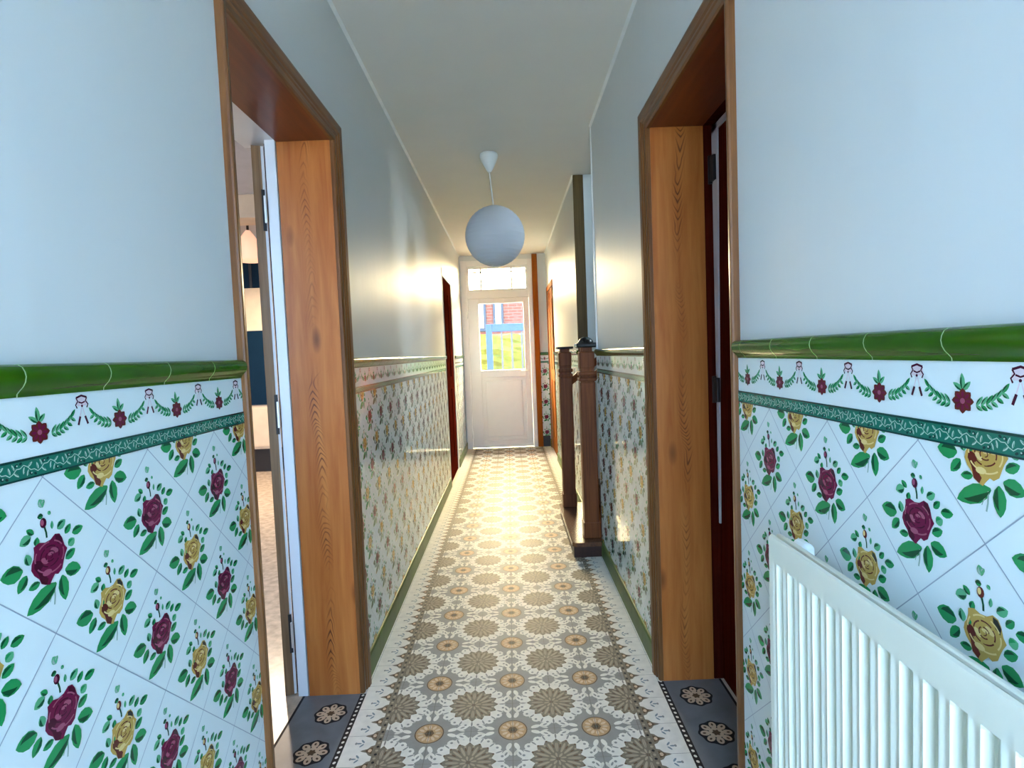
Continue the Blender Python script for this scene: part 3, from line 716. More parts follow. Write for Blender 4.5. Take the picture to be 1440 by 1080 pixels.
def lit_gap(b):  # pale tapering strip standing in for the lit gap beside the leaf
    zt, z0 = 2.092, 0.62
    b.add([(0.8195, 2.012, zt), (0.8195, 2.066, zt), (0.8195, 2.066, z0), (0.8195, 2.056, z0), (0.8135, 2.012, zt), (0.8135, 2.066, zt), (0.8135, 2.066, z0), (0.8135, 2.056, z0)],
          [(0, 1, 2, 3), (4, 7, 6, 5), (0, 4, 5, 1), (1, 5, 6, 2), (2, 6, 7, 3), (3, 7, 4, 0)], 'gap_grey')
    b.box(0.8135, 0.8195, 1.42, 2.066, zt - 0.022, zt, 'gap_grey')
part('lit_gap_strip', lf2, lit_gap)
for zc in (1.94, 1.13):
    part('hinge', lf2, lambda b, zc=zc: (b.bbox(0.801, 0.813, 2.024, 2.0745, zc - 0.045, zc + 0.045, 'black', 0.002), b.tube([(0.805, 2.062, zc - 0.05), (0.805, 2.062, zc + 0.05)], 0.008, 'black')))

# --- far left door (closed) and far right door (closed)
d3 = empty('door_3', (XL, 5.9, 0)); tag(d3, 'far left dark red brown door in pale painted casing', 'door', kind='structure')
part('casing', d3, lambda b: (casing_sweep(-1, 5.50, 6.30, 2.10, 0.07, 'paint', 'paint', near=0.4, hs=0.3)(b)))
def far_leaf(b, x0, x1, ya, yb, xf, inn, m):
    b.box(x0, x1, ya, yb, 0.006, 2.097, m)
    for za, zb in ((0.2, 0.95), (1.08, 1.95)):
        for q in ((ya + 0.11, (ya + yb) / 2 - 0.05), ((ya + yb) / 2 + 0.05, yb - 0.11)):
            b.bbox(xf, xf + inn * 0.008, q[0], q[1], za, zb, m, 0.003, 1)
lf3 = part('door_leaf', d3, lambda b: far_leaf(b, XL - 0.045, XL - 0.003, 5.503, 6.297, XL - 0.003, 1, 'reddoor'))
d4 = empty('door_4', (XR, 7.0, 0)); tag(d4, 'far right amber wooden door next to the white end door', 'door', kind='structure')
part('casing', d4, casing_sweep(1, 6.62, 7.44, 2.10, 0.06, 'amberdoor', 'amberdoor', hs=0.4))
lf4 = part('door_leaf', d4, lambda b: far_leaf(b, XR + 0.003, XR + 0.045, 6.623, 7.437, XR + 0.003, -1, 'amberdoor'))

# ------------------------------------------------------------------ end wall and glazed back door
mb = MB()
TX0, TX1, DX0, DX1 = -0.575, 0.40, -0.575, 0.40
mb.box(XL - WT, -0.575, Y1, Y1 + 0.2, 0, HC, 'paint'); mb.box(0.40, XR + WT, Y1, Y1 + 0.2, 0, HC, 'paint'); mb.box(-0.575, 0.40, Y1, Y1 + 0.2, 2.585, HC, 'paint')
we = mb.build('wall_end'); tag(we, 'end wall around the white glazed back door', 'wall', kind='structure')
def end_dado(b):
    ya = Y1 - 0.006; x0, x1 = 0.475, XR
    b.box(x0, x1, ya, Y1, 0, ZB0, 'tile'); b.box(x0, x1, ya - 0.001, Y1, ZB0, ZB1, 'band'); b.box(x0, x1, ya, Y1, ZB1, ZR0, 'tile')
    b.bbox(x0, x1, Y1 - 0.026, Y1, ZR0, ZR1, 'rail', 0.008, 3)
    def put(poly, m, off, za, zb):
        p = clip_poly(clip_poly(poly, x0, x1, 0), za, zb, 1)
        if len(p) >= 3: b.add([(q[0], ya - off, q[1]) for q in p], [tuple(range(len(p)))], m)
    for j in range(-1, 10):
        kind = 'red' if j % 2 == 0 else 'ochre'; z = 1.049 - j * TILE / 2
        for k in range(-1, 2):
            xc = 0.532 + k * TILE + (0 if kind == 'red' else TILE / 2)
            for poly, m, lay in ROSE[kind]: put([(xc + u, z + v) for u, v in poly], m, 0.0005 + lay * 0.00012, 0.02, ZB0)
    for poly, m, lay in DAISY: put([(0.532 + u, 1.214 + v) for u, v in poly], m, 0.0005 + lay * 0.00012, ZB1, ZR0)
part('tile_dado', we, end_dado)
mb = MB(); mb.bbox(0.475, XR - 0.016, Y1 - 0.022, Y1 - 0.0061, 0, 0.15, 'black', 0.004)
o = mb.build('baseboard_end'); tag(o, 'dark skirting block at the foot of the end wall', 'skirting', kind='structure')
mb = MB(); mb.bbox(0.402, 0.474, Y1 - 0.035, Y1 - 0.0005, 0.001, 2.645, 'amberdoor', 0.006)
o = mb.build('trim_3'); tag(o, 'tall amber wooden board beside the white back door', 'trim', kind='structure')

d5 = empty('door_5', (-0.09, Y1, 0)); tag(d5, 'white back door with glazed upper half and window above', 'door', kind='structure')
YD = Y1 + 0.03
def dframe(b):
    for x0, x1 in ((-0.575, -0.50), (0.345, 0.40)): b.bbox(x0, x1, Y1 - 0.012, Y1 + 0.08, 0.001, 2.585, 'upvc', 0.004)
    b.bbox(-0.50, 0.345, Y1 - 0.012, Y1 + 0.08, 2.07, 2.165, 'upvc', 0.004)
    b.bbox(-0.50, 0.345, Y1 - 0.012, Y1 + 0.08, 2.505, 2.585, 'upvc', 0.004)
part('door_frame', d5, dframe)
def tframe(b):
    for x0, x1, z0, z1 in ((-0.50, -0.465, 2.165, 2.505), (0.31, 0.345, 2.165, 2.505), (-0.465, 0.31, 2.165, 2.195), (-0.465, 0.31, 2.475, 2.505)): b.bbox(x0, x1, Y1 + 0.0, Y1 + 0.06, z0, z1, 'upvc', 0.004)
    for x in (-0.30, 0.12): b.bbox(x - 0.012, x + 0.012, Y1 + 0.02, Y1 + 0.05, 2.195, 2.475, 'upvc', 0.003)
    for z in (2.43,): b.bbox(-0.465, 0.31, Y1 + 0.02, Y1 + 0.05, z - 0.008, z + 0.008, 'upvc', 0.003)
tf = part('fanlight_frame', d5, tframe)
part('pane', tf, lambda b: b.box(-0.465, 0.31, Y1 + 0.033, Y1 + 0.037, 2.195, 2.475, 'glass'))
GX0, GX1, GZ0, GZ1 = -0.345, 0.262, 1.085, 2.0
def dleaf(b):
    b.bbox(-0.497, GX0, Y1, Y1 + 0.055, 0.012, 2.067, 'upvc', 0.004); b.bbox(GX1, 0.342, Y1, Y1 + 0.055, 0.012, 2.067, 'upvc', 0.004)
    b.bbox(GX0, GX1, Y1, Y1 + 0.055, GZ1, 2.067, 'upvc', 0.004); b.bbox(GX0, GX1, Y1, Y1 + 0.055, 0.985, GZ0, 'upvc', 0.004); b.bbox(GX0, GX1, Y1, Y1 + 0.055, 0.012, 0.11, 'upvc', 0.004)
    for x0, x1, z0, z1 in ((GX0 - 0.02, GX0, GZ0 - 0.02, GZ1 + 0.02), (GX1, GX1 + 0.02, GZ0 - 0.02, GZ1 + 0.02), (GX0, GX1, GZ1, GZ1 + 0.02), (GX0, GX1, GZ0 - 0.02, GZ0)):
        b.bbox(x0, x1, Y1 - 0.010, Y1 + 0.004, z0, z1, 'upvc', 0.004)
    b.bbox(-0.497, 0.342, Y1 - 0.012, Y1 + 0.0, 0.012, 0.06, 'upvc', 0.005)
lf5 = part('door_leaf', d5, dleaf)
part('lower_panel', lf5, lambda b: (b.box(GX0, GX1, Y1 + 0.02, Y1 + 0.045, 0.11, 0.985, 'upvc'), b.bbox(GX0 + 0.05, GX1 - 0.05, Y1 + 0.010, Y1 + 0.021, 0.16, 0.935, 'upvc', 0.006)))
part('pane', lf5, lambda b: b.box(GX0, GX1, Y1 + 0.025, Y1 + 0.029, GZ0, GZ1, 'glass_matt'))
part('door_handle', lf5, lambda b: (b.bbox(0.288, 0.318, Y1 - 0.010, Y1 + 0.002, 0.93, 1.13, 'plastic', 0.004), b.tube([(0.303, Y1 - 0.008, 1.06), (0.303, Y1 - 0.05, 1.06), (0.20, Y1 - 0.052, 1.06)], 0.009, 'plastic')))
for zc in (0.2, 1.85):
    part('hinge', lf5, lambda b, zc=zc: b.tube([(-0.498, Y1 - 0.012, zc - 0.05), (-0.498, Y1 - 0.012, zc + 0.05)], 0.011, 'plastic'))

# ------------------------------------------------------------------ front wall behind the camera: open glazed entrance
mb = MB()
EX0, EX1, EZ = -0.50, 0.50, 2.50
mb.box(XL - WT, EX0, Y0 - 0.2, Y0, 0, HC, 'paint'); mb.box(EX1, XR + WT, Y0 - 0.2, Y0, 0, HC, 'paint'); mb.box(EX0, EX1, Y0 - 0.2, Y0, EZ, HC, 'paint')
o = mb.build('wall_front'); tag(o, 'entrance wall behind the viewer', 'wall', kind='structure')
d6 = empty('door_6', (0, Y0 - 0.1, 0)); tag(d6, 'glazed entrance behind the viewer', 'door', kind='structure')
part('door_frame', d6, lambda b: [b.bbox(x0, x1, Y0 - 0.13, Y0 - 0.07, z0, z1, 'white_frame', 0.004) for x0, x1, z0, z1 in ((EX0, EX0 + 0.05, 0.0, EZ), (EX1 - 0.05, EX1, 0, EZ), (EX0 + 0.05, EX1 - 0.05, EZ - 0.05, EZ), (EX0 + 0.05, EX1 - 0.05, 0, 0.05), (EX0 + 0.05, EX1 - 0.05, 2.05, 2.10))])
part('pane', d6, lambda b: b.box(EX0 + 0.05, EX1 - 0.05, Y0 - 0.102, Y0 - 0.098, 0.05, EZ - 0.05, 'glass'))

# ------------------------------------------------------------------ stairwell
mb = MB()
SWX = 3.1
mb.box(XR + 0.197, SWX, 4.345, 4.55, -0.1, 4.4, 'stair_wall'); mb.box(XR + 0.197, SWX, 3.2, 3.405, -0.1, 4.4, 'stair_wall')
mb.box(SWX, SWX + 0.15, 3.2, 4.55, -0.1, 2.75, 'stair_wall'); mb.box(SWX, SWX + 0.15, 3.2, 4.55, 4.1, 4.4, 'stair_wall')
mb.box(SWX, SWX + 0.15, 3.2, 3.5, 2.75, 4.1, 'stair_wall'); mb.box(SWX, SWX + 0.15, 4.25, 4.55, 2.75, 4.1, 'stair_wall')
mb.box(XR + 0.06, XR + 0.197, 3.2, 4.55, HC + 0.2, 4.4, 'stair_wall'); mb.box(XR + 0.06, SWX + 0.15, 3.2, 4.55, 4.4, 4.5, 'stair_wall')
mb.box(XR + 0.24, SWX, 3.3, 4.45, -0.15, -0.001, 'stair_wall')
o = mb.build('wall_stairwell'); tag(o, 'pale blue walls of the stairwell behind the newel posts', 'wall', kind='structure')
w1 = empty('window_1', (SWX, 3.9, 2.75)); tag(w1, 'upper stairwell window', 'window', kind='structure')
part('window_frame', w1, lambda b: [b.bbox(SWX + 0.04, SWX + 0.10, y0, y1, z0, z1, 'upvc', 0.004) for y0, y1, z0, z1 in ((3.5, 3.55, 2.75, 4.1), (4.2, 4.25, 2.75, 4.1), (3.55, 4.2, 2.75, 2.8), (3.55, 4.2, 4.05, 4.1))])
part('pane', w1, lambda b: b.box(SWX + 0.068, SWX + 0.072, 3.55, 4.2, 2.8, 4.05, 'glass'))
mb = MB(); mb.bbox(XR - 0.004, XR + 0.075, 4.326, 4.344, 0.1, HC - 0.001, 'cornerwood', 0.003)
o = mb.build('trim_4'); tag(o, 'dark wooden corner board at the far edge of the stair opening', 'trim', kind='structure')
mb = MB(); mb.bbox(XR - 0.006, XR + 0.012, 3.414, 3.436, 0.001, HC - 0.001, 'white_trim', 0.004)
o = mb.build('trim_5'); tag(o, 'white corner bead at the near edge of the stair opening', 'trim', kind='structure')

st = empty('staircase', (0.55, 3.9, 0)); tag(st, 'dark wooden staircase with square newel posts in the right hand opening', 'staircase')
def step1(b):
    pts = [(0.575, 3.385), (0.575, 3.445), (0.80, 3.445), (0.80, 4.318), (0.43, 4.318)]
    for k in range(7):
        a = PI / 2 * k / 6; pts.append((0.43 - 0.04 * math.sin(a) if k else 0.43, 4.278 + 0.04 * math.cos(a)))
    for k in range(7):
        a = PI / 2 * k / 6; pts.append((0.43 - 0.04 * math.cos(a), 3.425 - 0.04 * math.sin(a)))
    # riser block and an overhanging tread
    cx, cy = 0.60, 3.86
    inn = [(max(p[0], 0.40) if p[0] < 0.5 else p[0], min(max(p[1], 3.40), 4.305)) for p in pts]
    b.prism(inn, 0.001, 0.072, 'stepwood'); b.prism(pts, 0.072, 0.098, 'treadwood')
part('step', st, step1)
for k in range(1, 9):
    x0 = 0.70 + (k - 1) * 0.25; z = 0.098 + k * 0.185
    part('step', st, lambda b, x0=x0, z=z: (b.bbox(x0 - 0.02, x0 + 0.27, 3.445, 4.318, z - 0.028, z, 'treadwood', 0.006), b.box(x0, x0 + 0.02, 3.445, 4.318, z - 0.185, z - 0.028, 'darkwood')))
def string(b):
    q = [(0.582, 0.10), (0.582, 0.46), (2.62, 1.97), (2.62, 1.40), (0.86, 0.10)]
    n = len(q); b.add([(x, y, z) for y in (3.424, 3.443) for x, z in q], [tuple(range(n)), tuple(range(n, 2 * n))[::-1]] + [(i, (i + 1) % n, n + (i + 1) % n, n + i) for i in range(n)], 'stepwood')
part('string_board', st, string)
def newel(cx, cy, domed):
    w = 0.048
    def body(b):
        b.bbox(cx - w, cx + w, cy - w, cy + w, 0.098, 1.098, 'darkwood', 0.006)
        b.bbox(cx - w - 0.007, cx + w + 0.007, cy - w - 0.007, cy + w + 0.007, 1.104, 1.128, 'darkwood', 0.006)
        b.bbox(cx - w + 0.004, cx + w - 0.004, cy - w + 0.004, cy + w - 0.004, 1.095, 1.20, 'darkwood', 0.002)
        b.bbox(cx - w - 0.007, cx + w + 0.007, cy - w - 0.007, cy + w + 0.007, 1.140, 1.166, 'darkwood', 0.006)
        b.bbox(cx - w, cx + w, cy - w, cy + w, 1.184, 1.292, 'darkwood', 0.008)
        b.bbox(cx - 0.036, cx + 0.036, cy - 0.036, cy + 0.036, 1.288, 1.318, 'darkwood', 0.003)
        b.bbox(cx - w - 0.006, cx + w + 0.006, cy - w - 0.006, cy + w + 0.006, 0.098, 0.20, 'darkwood', 0.005)
    n = part('newel_post', st, body)
    if domed:
        c = part('cap', n, lambda b: (b.bbox(cx - 0.066, cx + 0.066, cy - 0.066, cy + 0.066, 1.316, 1.346, 'capblack', 0.010, 3),
                                      b.lathe([(0.0, 0.040), (0.018, 0.038), (0.034, 0.030), (0.046, 0.016), (0.050, 0.0)], (cx, cy, 1.344), 'capblack', 28)))
    else:
        c = part('cap', n, lambda b: b.bbox(cx - 0.062, cx + 0.062, cy - 0.062, cy + 0.062, 1.316, 1.334, 'capblack', 0.005))
    c['label'] = 'black post cap'
newel(0.530, 3.515, True); newel(0.468, 4.245, False)
for cy in (3.515, 4.245):
    def hr(b, cy=cy):
        n = 8; prof = [(-0.03, -0.03), (0.03, -0.03), (0.034, 0.0), (0.02, 0.028), (-0.02, 0.028), (-0.034, 0.0)]
        x0, x1 = 0.575 if cy < 4 else 0.513, 2.6; sl = 0.74; z0 = 1.13 if cy < 4 else 1.07
        vs = [(x, cy + u, z0 + (x - x0) * sl + v) for x in (x0, x1) for u, v in prof]; m = len(prof)
        b.add(vs, [(i, (i + 1) % m, m + (i + 1) % m, m + i) for i in range(m)] + [tuple(range(m))[::-1], tuple(range(m, 2 * m))], 'darkwood')
    part('handrail', st, hr)
    for k in range(5):
        x = 0.80 + 0.25 * k; zb = 0.098 + 0.185 * (1 + k); zt = 1.10 + (x - 0.575) * 0.74 - (0.03 if cy < 4 else 0.07)
        part('baluster', st, lambda b, x=x, zb=zb, zt=zt, cy=cy: (b.bbox(x - 0.016, x + 0.016, cy - 0.016, cy + 0.016, zb, zb + 0.15, 'darkwood', 0.003), b.lathe([(0.013, 0.15), (0.019, 0.19), (0.012, 0.25), (0.017, 0.45), (0.012, zt - zb - 0.16), (0.019, zt - zb - 0.12), (0.014, zt - zb)], (x, cy, zb), 'darkwood', 14)))

# ------------------------------------------------------------------ pendant lamp
LX, LY = -0.043, 3.81
pl = empty('pendant_lamp', (LX, LY, HC)); tag(pl, 'white paper globe lantern hanging from the corridor ceiling', 'lamp')
part('ceiling_canopy', pl, lambda b: b.lathe([(0.0, 0.0), (0.052, 0.0), (0.060, -0.006), (0.062, -0.022), (0.055, -0.045), (0.038, -0.080), (0.022, -0.108), (0.012, -0.124), (0.0, -0.128)], (LX, LY, HC), 'plastic', 36))
GC = Vector((LX + 0.020, LY, 2.100)); GR = 0.203
part('cord', pl, lambda b: b.tube([(LX, LY, HC - 0.12), (LX + 0.006, LY, 2.45), (GC.x - 0.003, LY, GC.z + GR - 0.002)], 0.0045, 'plastic', 8))
def globe(b):
    n = 20; prof = []
    for i in range(n * 6 + 1):
        t = PI * (0.045 + 0.91 * i / (n * 6)); ph = (i % 6) / 6
        r = GR * (1 - 0.007 * math.sin(PI * ph)); prof.append((r * math.sin(t), r * math.cos(t)))
    b.lathe(prof, GC, 'paper', 56)
gs = part('globe_shade', pl, globe)
part('shade_ring', gs, lambda b: b.lathe([(0.026, GR * 0.99), (0.030, GR * 0.995), (0.030, GR * 0.97), (0.026, GR * 0.97), (0.026, GR * 0.99)], GC, 'plastic', 28))
part('shade_ring', gs, lambda b: b.lathe([(0.026, -GR * 0.99), (0.030, -GR * 0.995), (0.030, -GR * 0.97), (0.026, -GR * 0.97), (0.026, -GR * 0.99)], GC, 'plastic', 28))
part('bulb', pl, lambda b: (b.lathe([(0.0, -0.04), (0.02, -0.035), (0.03, -0.01), (0.028, 0.015), (0.015, 0.04), (0.014, 0.07), (0.0, 0.072)], (GC.x, GC.y, GC.z), 'plastic', 20), b.tube([(GC.x, GC.y, GC.z + 0.07), (GC.x - 0.003, GC.y, GC.z + GR)], 0.004, 'plastic', 8)))

# ------------------------------------------------------------------ radiator
RXF, RXB, RY0, RY1, RZ0, RZ1 = 0.500, 0.524, 0.10, 0.995, 0.33, 0.945
rd = empty('radiator', (0.53, 0.55, RZ0)); tag(rd, 'cream white ribbed panel radiator mounted low on the right hand tiled wall', 'radiator')
def rad_panel(b):
    # one pressed sheet: plain rim all round, vertical grooves between raised ribs
    pitch = 0.0388; x0 = RXF; dp = 0.013
    def gro(d):                                     # depth across one pitch: rib first, then the groove
        t = d / pitch
        if t < 0.40: return 0.0008 * (1 - math.cos(2 * PI * t / 0.40))
        u = (t - 0.40) / 0.60
        return 0.0 + dp * (0.5 - 0.5 * math.cos(2 * PI * min(u, 1 - u) / 0.44)) if min(u, 1 - u) < 0.22 else dp
    ys, dep = [RY1, RY1 - 0.004, RY1 - 0.016], [0.006, 0.0, 0.0]
    y = RY1 - 0.016; n_r = int((RY1 - RY0 - 0.034) / pitch); N = 20
    for r in range(n_r):
        for k in range(1, N + 1):
            ys.append(y - pitch * k / N); dep.append(gro(pitch * k / N) if k < N else 0.0)
        y -= pitch
    ys += [RY0 + 0.004, RY0]; dep += [0.0, 0.006]
    zs = [(RZ0, 0, 0.008), (RZ0 + 0.003, 0, 0.003), (RZ0 + 0.008, 0, 0), (RZ0 + 0.045, 0, 0), (RZ0 + 0.049, 0.6, 0), (RZ0 + 0.056, 1, 0), (RZ1 - 0.058, 1, 0), (RZ1 - 0.051, 0.6, 0), (RZ1 - 0.046, 0, 0), (RZ1 - 0.007, 0, 0), (RZ1 - 0.002, 0, 0.002), (RZ1, 0, 0.006)]
    n = len(ys); vs = [(x0 + (d * k if 2 < i < n - 2 else (d if i in (0, n - 1) else 0)) + e, yy, z) for z, k, e in zs for i, (yy, d) in enumerate(zip(ys, dep))]
    b.add(vs, [(k * n + i, k * n + i + 1, (k + 1) * n + i + 1, (k + 1) * n + i) for k in range(len(zs) - 1) for i in range(n - 1)], 'rad', True)
    b.bbox(x0 + 0.0135, RXB, RY0 + 0.001, RY1 - 0.001, RZ0 + 0.001, RZ1 - 0.0005, 'rad', 0.004)
    b.bbox(RXB + 0.001, RXB + 0.008, RY0 + 0.01, RY1 - 0.01, RZ0 + 0.03, RZ1 - 0.006, 'rad', 0.002)
smooth_angle(part('panel', rd, rad_panel), 22)
part('bleed_cap', rd, lambda b: (b.tube([(0.520, 0.955, RZ1 - 0.020), (0.546, 0.955, RZ1 - 0.020)], 0.009, 'plastic', 14), b.bbox(0.538, 0.560, 0.940, 0.985, RZ1 - 0.040, RZ1 - 0.006, 'plastic', 0.010, 4)))
for yy in (0.25, 0.85):
    part('wall_mount', rd, lambda b, yy=yy: b.bbox(0.530, 0.5835, yy - 0.02, yy + 0.02, RZ0 + 0.08, RZ1 - 0.08, 'plastic', 0.003))
part('valve', rd, lambda b: (b.tube([(0.514, RY1 - 0.03, RZ0 + 0.002), (0.514, RY1 - 0.03, RZ0 - 0.07)], 0.013, 'steel', 12), b.tube([(0.514, RY1 - 0.075, RZ0 - 0.05), (0.514, RY1 - 0.02, RZ0 - 0.05)], 0.020, 'plastic', 14)))
part('pipe', rd, lambda b: b.tube([(0.514, RY1 - 0.03, RZ0 - 0.06), (0.514, RY1 - 0.03, 0.0)], 0.0075, 'steel', 10))
part('pipe', rd, lambda b: b.tube([(0.514, RY0 + 0.03, RZ0 + 0.01), (0.514, RY0 + 0.03, 0.0)], 0.0075, 'steel', 10))

# ------------------------------------------------------------------ room behind the left doorway
RX0, RX1, RYA, RYB = -4.3, -0.8122, 0.2, 7.0
mb = MB()
mb.box(RX0, RX1, RYA, RYB, -0.15, 0.0, 'rfloor'); o = mb.build('floor_side_room'); tag(o, 'pale mottled floor of the room through the left doorway', 'floor', kind='structure')
mb = MB(); mb.box(RX0 - 0.1, -0.8075, RYA - 0.1, RYB + 0.1, HC, HC + 0.15, 'room_ceil'); o = mb.build('ceiling_side_room'); tag(o, 'grey lavender ceiling of the left hand room', 'ceiling', kind='structure')
mb = MB(); mb.box(RX0 - 0.1, -0.7875, RYB, RYB + 0.15, -0.1, HC, 'room_wall'); o = mb.build('wall_side_room_back'); tag(o, 'beige back wall of the left hand room', 'wall', kind='structure')
mb = MB(); mb.box(RX0 - 0.1, RX0, RYA - 0.15, RYB, -0.1, HC, 'room_wall')
o = mb.build('wall_side_room_outer'); tag(o, 'outer wall of the left hand room', 'wall', kind='structure')
WX0, WX1 = -3.7, -1.7
mb = MB(); mb.box(RX0, WX0, RYA - 0.15, RYA, -0.1, HC, 'room_wall'); mb.box(WX1, -0.7875, RYA - 0.15, RYA, -0.1, HC, 'room_wall'); mb.box(WX0, WX1, RYA - 0.15, RYA, -0.1, 0.7, 'room_wall'); mb.box(WX0, WX1, RYA - 0.15, RYA, 2.4, HC, 'room_wall')
o = mb.build('wall_side_room_front'); tag(o, 'front wall of the left hand room', 'wall', kind='structure')
w2 = empty('window_added', (-2.7, RYA - 0.08, 0.7)); tag(w2, 'unseen window added to light the left hand room', 'window', kind='structure')  # out of view, added so that daylight reaches this room
part('window_frame', w2, lambda b: [b.bbox(x0, x1, RYA - 0.11, RYA - 0.05, z0, z1, 'upvc', 0.004) for x0, x1, z0, z1 in ((WX0, WX0 + 0.06, 0.7, 2.4), (WX1 - 0.06, WX1, 0.7, 2.4), (WX0 + 0.06, WX1 - 0.06, 0.7, 0.76), (WX0 + 0.06, WX1 - 0.06, 2.34, 2.4), (-2.73, -2.67, 0.76, 2.34))])
part('pane', w2, lambda b: b.box(WX0 + 0.06, WX1 - 0.06, RYA - 0.082, RYA - 0.078, 0.76, 2.34, 'glass'))
mb = MB(); mb.box(RX0, -0.83, 4.5, 4.75, 2.47, HC - 0.001, 'room_ceil2'); o = mb.build('trim_6'); tag(o, 'beige ceiling beam in the left hand room', 'beam', kind='structure')
tcab = empty('tall_cabinet', (-3.2, 6.75, 0)); tag(tcab, 'tall cream cabinet with dark blue black glass fronts seen through the left doorway', 'cabinet')
part('carcass', tcab, lambda b: (b.bbox(-3.75, -2.75, 6.56, 6.995, 0.28, 2.62, 'cream_cab', 0.004)))
part('plinth', tcab, lambda b: b.box(-3.73, -2.77, 6.60, 6.99, 0.0, 0.28, 'black'))
for z0, z1 in ((0.81, 1.69), (2.19, 2.56)):
    part('glass_front', tcab, lambda b, z0=z0, z1=z1: (b.bbox(-3.70, -2.80, 6.545, 6.559, z0, z1, 'navy', 0.004), b.box(-2.965, -2.935, 6.535, 6.545, z0, z1, 'slat') if z0 > 2 else None))
part('drawer', tcab, lambda b: b.bbox(-3.72, -2.78, 6.54, 6.559, 0.31, 0.77, 'cream_cab', 0.005))
hl = empty('hanging_lamp', (-2.45, 5.45, HC)); tag(hl, 'small peach glass lamp hanging in the left hand room', 'lamp')
part('lamp_shade', hl, lambda b: b.lathe([(0.02, 0.0), (0.05, -0.04), (0.11, -0.13), (0.13, -0.28), (0.10, -0.30), (0.0, -0.30)], (-2.45, 5.45, HC - 0.06), 'shade', 24))
part('stem', hl, lambda b: b.tube([(-2.45, 5.45, HC), (-2.45, 5.45, HC - 0.08)], 0.012, 'black'))

# room behind the right doorway: only closed off
mb = MB(); mb.box(0.95, 1.0, 0.9, 2.5, -0.1, HC, 'dark_plaster'); mb.box(0.787, 0.95, 0.9, 1.2, -0.1, HC, 'dark_plaster'); mb.box(0.787, 0.95, 2.2, 2.5, -0.1, HC, 'dark_plaster')
mb.box(0.787, 0.95, 1.2, 2.2, 2.2, HC, 'dark_plaster'); mb.box(0.831, 0.95, 1.2, 2.2, -0.1, -0.001, 'dark_plaster')
o = mb.build('wall_side_room_right'); tag(o, 'dim wall behind the closed right hand door', 'wall', kind='structure')

# ------------------------------------------------------------------ yard behind the back door
mb = MB(); mb.box(-30, 30, Y1 + 0.3, 40, -0.25, -0.06, 'paving'); mb.box(-30, 30, -40, Y0 - 0.2, -0.25, -0.06, 'street')
o = mb.build('ground'); tag(o, 'pale paving of the sunlit yard', 'ground', kind='structure')
gate = empty('garden_gate', (0.0, 10.2, -0.06)); tag(gate, 'blue framed gate with white slats seen through the back door glass', 'gate')
part('frame', gate, lambda b: (b.bbox(-0.36, -0.25, 10.16, 10.22, -0.06, 1.86, 'gateblue', 0.006), b.bbox(0.75, 0.85, 10.16, 10.22, -0.06, 1.86, 'gateblue', 0.006), b.bbox(-0.25, 0.75, 10.16, 10.22, 1.72, 1.86, 'gateblue', 0.006), b.bbox(-0.25, 0.75, 10.16, 10.22, 0.1, 0.22, 'gateblue', 0.006)))
for k in range(5):
    x = -0.075 + 0.185 * k; part('slat', gate, lambda b, x=x: b.bbox(x - 0.017, x + 0.017, 10.175, 10.205, 0.22, 1.72, 'slat', 0.004))
def bush(b):
    rnd = random.Random(3); bm = bmesh.new(); bmesh.ops.create_cube(bm, size=1.0)
    bmesh.ops.subdivide_edges(bm, edges=bm.edges[:], cuts=18, use_grid_fill=True)
    for v in bm.verts:
        v.co = Vector((v.co.x * 5.2, v.co.y * 0.8, v.co.z * 1.72))
        v.co += Vector((rnd.uniform(-0.05, 0.05), rnd.uniform(-0.05, 0.05), rnd.uniform(-0.03, 0.03)))
    b.from_bm(bm, 'hedge', False, Matrix.Translation((0.5, 11.5, 0.83)))
mb = MB(); bush(mb); o = mb.build('hedge'); tag(o, 'yellow green hedge behind the blue gate', 'hedge')
hs = empty('brick_house', (0.3, 14.2, -0.06)); tag(hs, 'orange red brick house front beyond the yard', 'house')
part('wall', hs, lambda b: b.box(-5, 6, 14.0, 14.4, -0.06, 2.75, 'brick'))
for x in (-0.62, -0.18, 1.3):
    wd = part('window', hs, lambda b, x=x: b.bbox(x - 0.13, x + 0.13, 13.95, 13.999, 1.9, 2.65, 'slat', 0.01))
    part('pane', wd, lambda b, x=x: b.box(x - 0.07, x + 0.07, 13.94, 13.949, 1.98, 2.58, 'room_ceil'))
part('roof', hs, lambda b: b.bbox(-5.1, 6.1, 13.85, 14.5, 2.75, 2.85, 'slat', 0.01))

# ------------------------------------------------------------------ light
w = bpy.data.worlds.new('sky'); scn.world = w; w.use_nodes = True; nt = w.node_tree
bg = nt.nodes['Background']
tc = nt.nodes.new('ShaderNodeTexCoord'); sx = nt.nodes.new('ShaderNodeSeparateXYZ'); nt.links.new(tc.outputs['Generated'], sx.inputs[0])
mr = nt.nodes.new('ShaderNodeMapRange'); mr.inputs['From Min'].default_value = -0.7; mr.inputs['From Max'].default_value = 0.7
nt.links.new(sx.outputs['Y'], mr.inputs['Value'])
rp = nt.nodes.new('ShaderNodeValToRGB')
rp.color_ramp.elements[0].position = 0.0; rp.color_ramp.elements[0].color = (0.37, 0.63, 1.0, 1)
rp.color_ramp.elements[1].position = 1.0; rp.color_ramp.elements[1].color = (1.0, 0.80, 0.46, 1)
e = rp.color_ramp.elements.new(0.5); e.color = (0.58, 0.80, 1.0, 1)
nt.links.new(mr.outputs[0], rp.inputs[0]); nt.links.new(rp.outputs[0], bg.inputs['Color'])
st_r = nt.nodes.new('ShaderNodeMapRange'); st_r.inputs['From Min'].default_value = 0.05; st_r.inputs['From Max'].default_value = 0.75
st_r.inputs['To Min'].default_value = 12.5; st_r.inputs['To Max'].default_value = 62.0
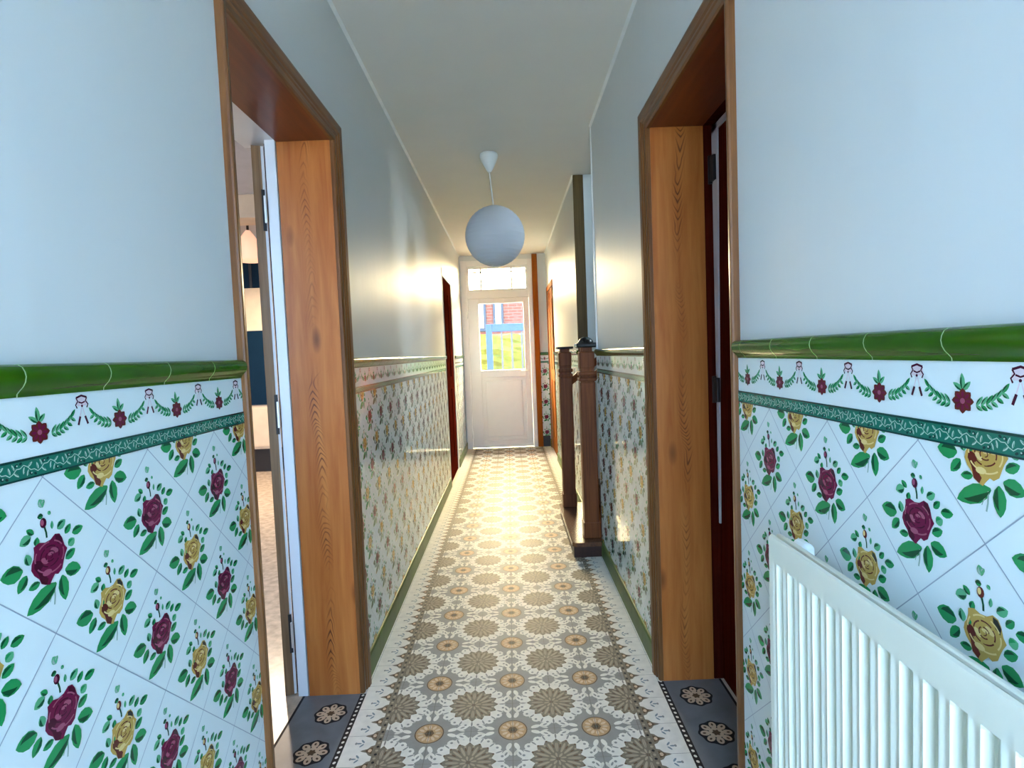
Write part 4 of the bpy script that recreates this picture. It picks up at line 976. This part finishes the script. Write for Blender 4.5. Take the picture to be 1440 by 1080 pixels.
nt.links.new(sx.outputs['Y'], st_r.inputs['Value']); nt.links.new(st_r.outputs[0], bg.inputs['Strength'])

def portal(name, loc, rot, sx_, sy_):
    l = bpy.data.lights.new(name, 'AREA'); l.shape = 'RECTANGLE'; l.size = sx_; l.size_y = sy_
    l.cycles.is_portal = True
    o = bpy.data.objects.new(name, l); COL.objects.link(o); o.location = loc; o.rotation_euler = rot; return o
portal('entrance_daylight', (0, Y0 - 0.14, 1.25), (PI / 2, 0, 0), 1.0, 2.5)           # faces +y
portal('back_door_daylight', (-0.04, Y1 + 0.09, 1.55), (-PI / 2, 0, 0), 0.64, 0.95)    # faces -y
portal('fanlight_daylight', (-0.08, Y1 + 0.09, 2.335), (-PI / 2, 0, 0), 0.80, 0.30)
portal('stairwell_daylight', (SWX + 0.12, 3.875, 3.42), (0, PI / 2, 0), 1.3, 0.7)      # faces -x
portal('side_room_daylight', (-2.7, RYA - 0.16, 1.55), (PI / 2, 0, 0), 2.0, 1.7)         # faces +y, at the added window
sl = bpy.data.lights.new('sun', 'SUN'); sl.energy = 9; sl.color = (1, 0.92, 0.78); sl.angle = 0.02
so = bpy.data.objects.new('sun', sl); COL.objects.link(so)
so.rotation_euler = Vector((0.85, 0.0, -0.6)).to_track_quat('-Z', 'Y').to_euler()

ll = bpy.data.lights.new('hanging_lamp_light', 'AREA'); ll.shape = 'DISK'; ll.size = 0.18; ll.energy = 42; ll.color = (1.0, 0.80, 0.60)
lo = bpy.data.objects.new('hanging_lamp_light', ll); COL.objects.link(lo); lo.location = (-2.45, 5.45, HC - 0.375)

# ------------------------------------------------------------------ camera
yaw, pitch, roll, fpx = 0.0044, 0.0537, -0.0396, 775.0
cy_, sy_ = math.cos(yaw), math.sin(yaw); cp, sp = math.cos(pitch), math.sin(pitch)
Fv = Vector((sy_ * cp, cy_ * cp, -sp)); Rv = Vector((cy_, -sy_, 0)); Uv = Rv.cross(Fv)
c, s = math.cos(roll), math.sin(roll)
R2 = c * Rv + s * Uv; U2 = -s * Rv + c * Uv
cam = bpy.data.cameras.new('camera'); co = bpy.data.objects.new('camera', cam); COL.objects.link(co)
m3 = Matrix((R2, U2, -Fv)).transposed()
co.matrix_world = Matrix.Translation(CAM) @ m3.to_4x4()
cam.sensor_fit = 'HORIZONTAL'; cam.sensor_width = 36; cam.lens = fpx / 1440 * 36; cam.clip_start = 0.02; cam.clip_end = 200
scn.camera = co

vs = scn.view_settings
vs.view_transform = 'Standard'; vs.look = 'None'; vs.gamma = 1; vs.exposure = 0.9; vs.use_curve_mapping = False
scn.cycles.use_denoising = True
scn.cycles.max_bounces = 12; scn.cycles.diffuse_bounces = 8; scn.cycles.glossy_bounces = 6; scn.cycles.transparent_max_bounces = 12
scn.cycles.sample_clamp_indirect = 8
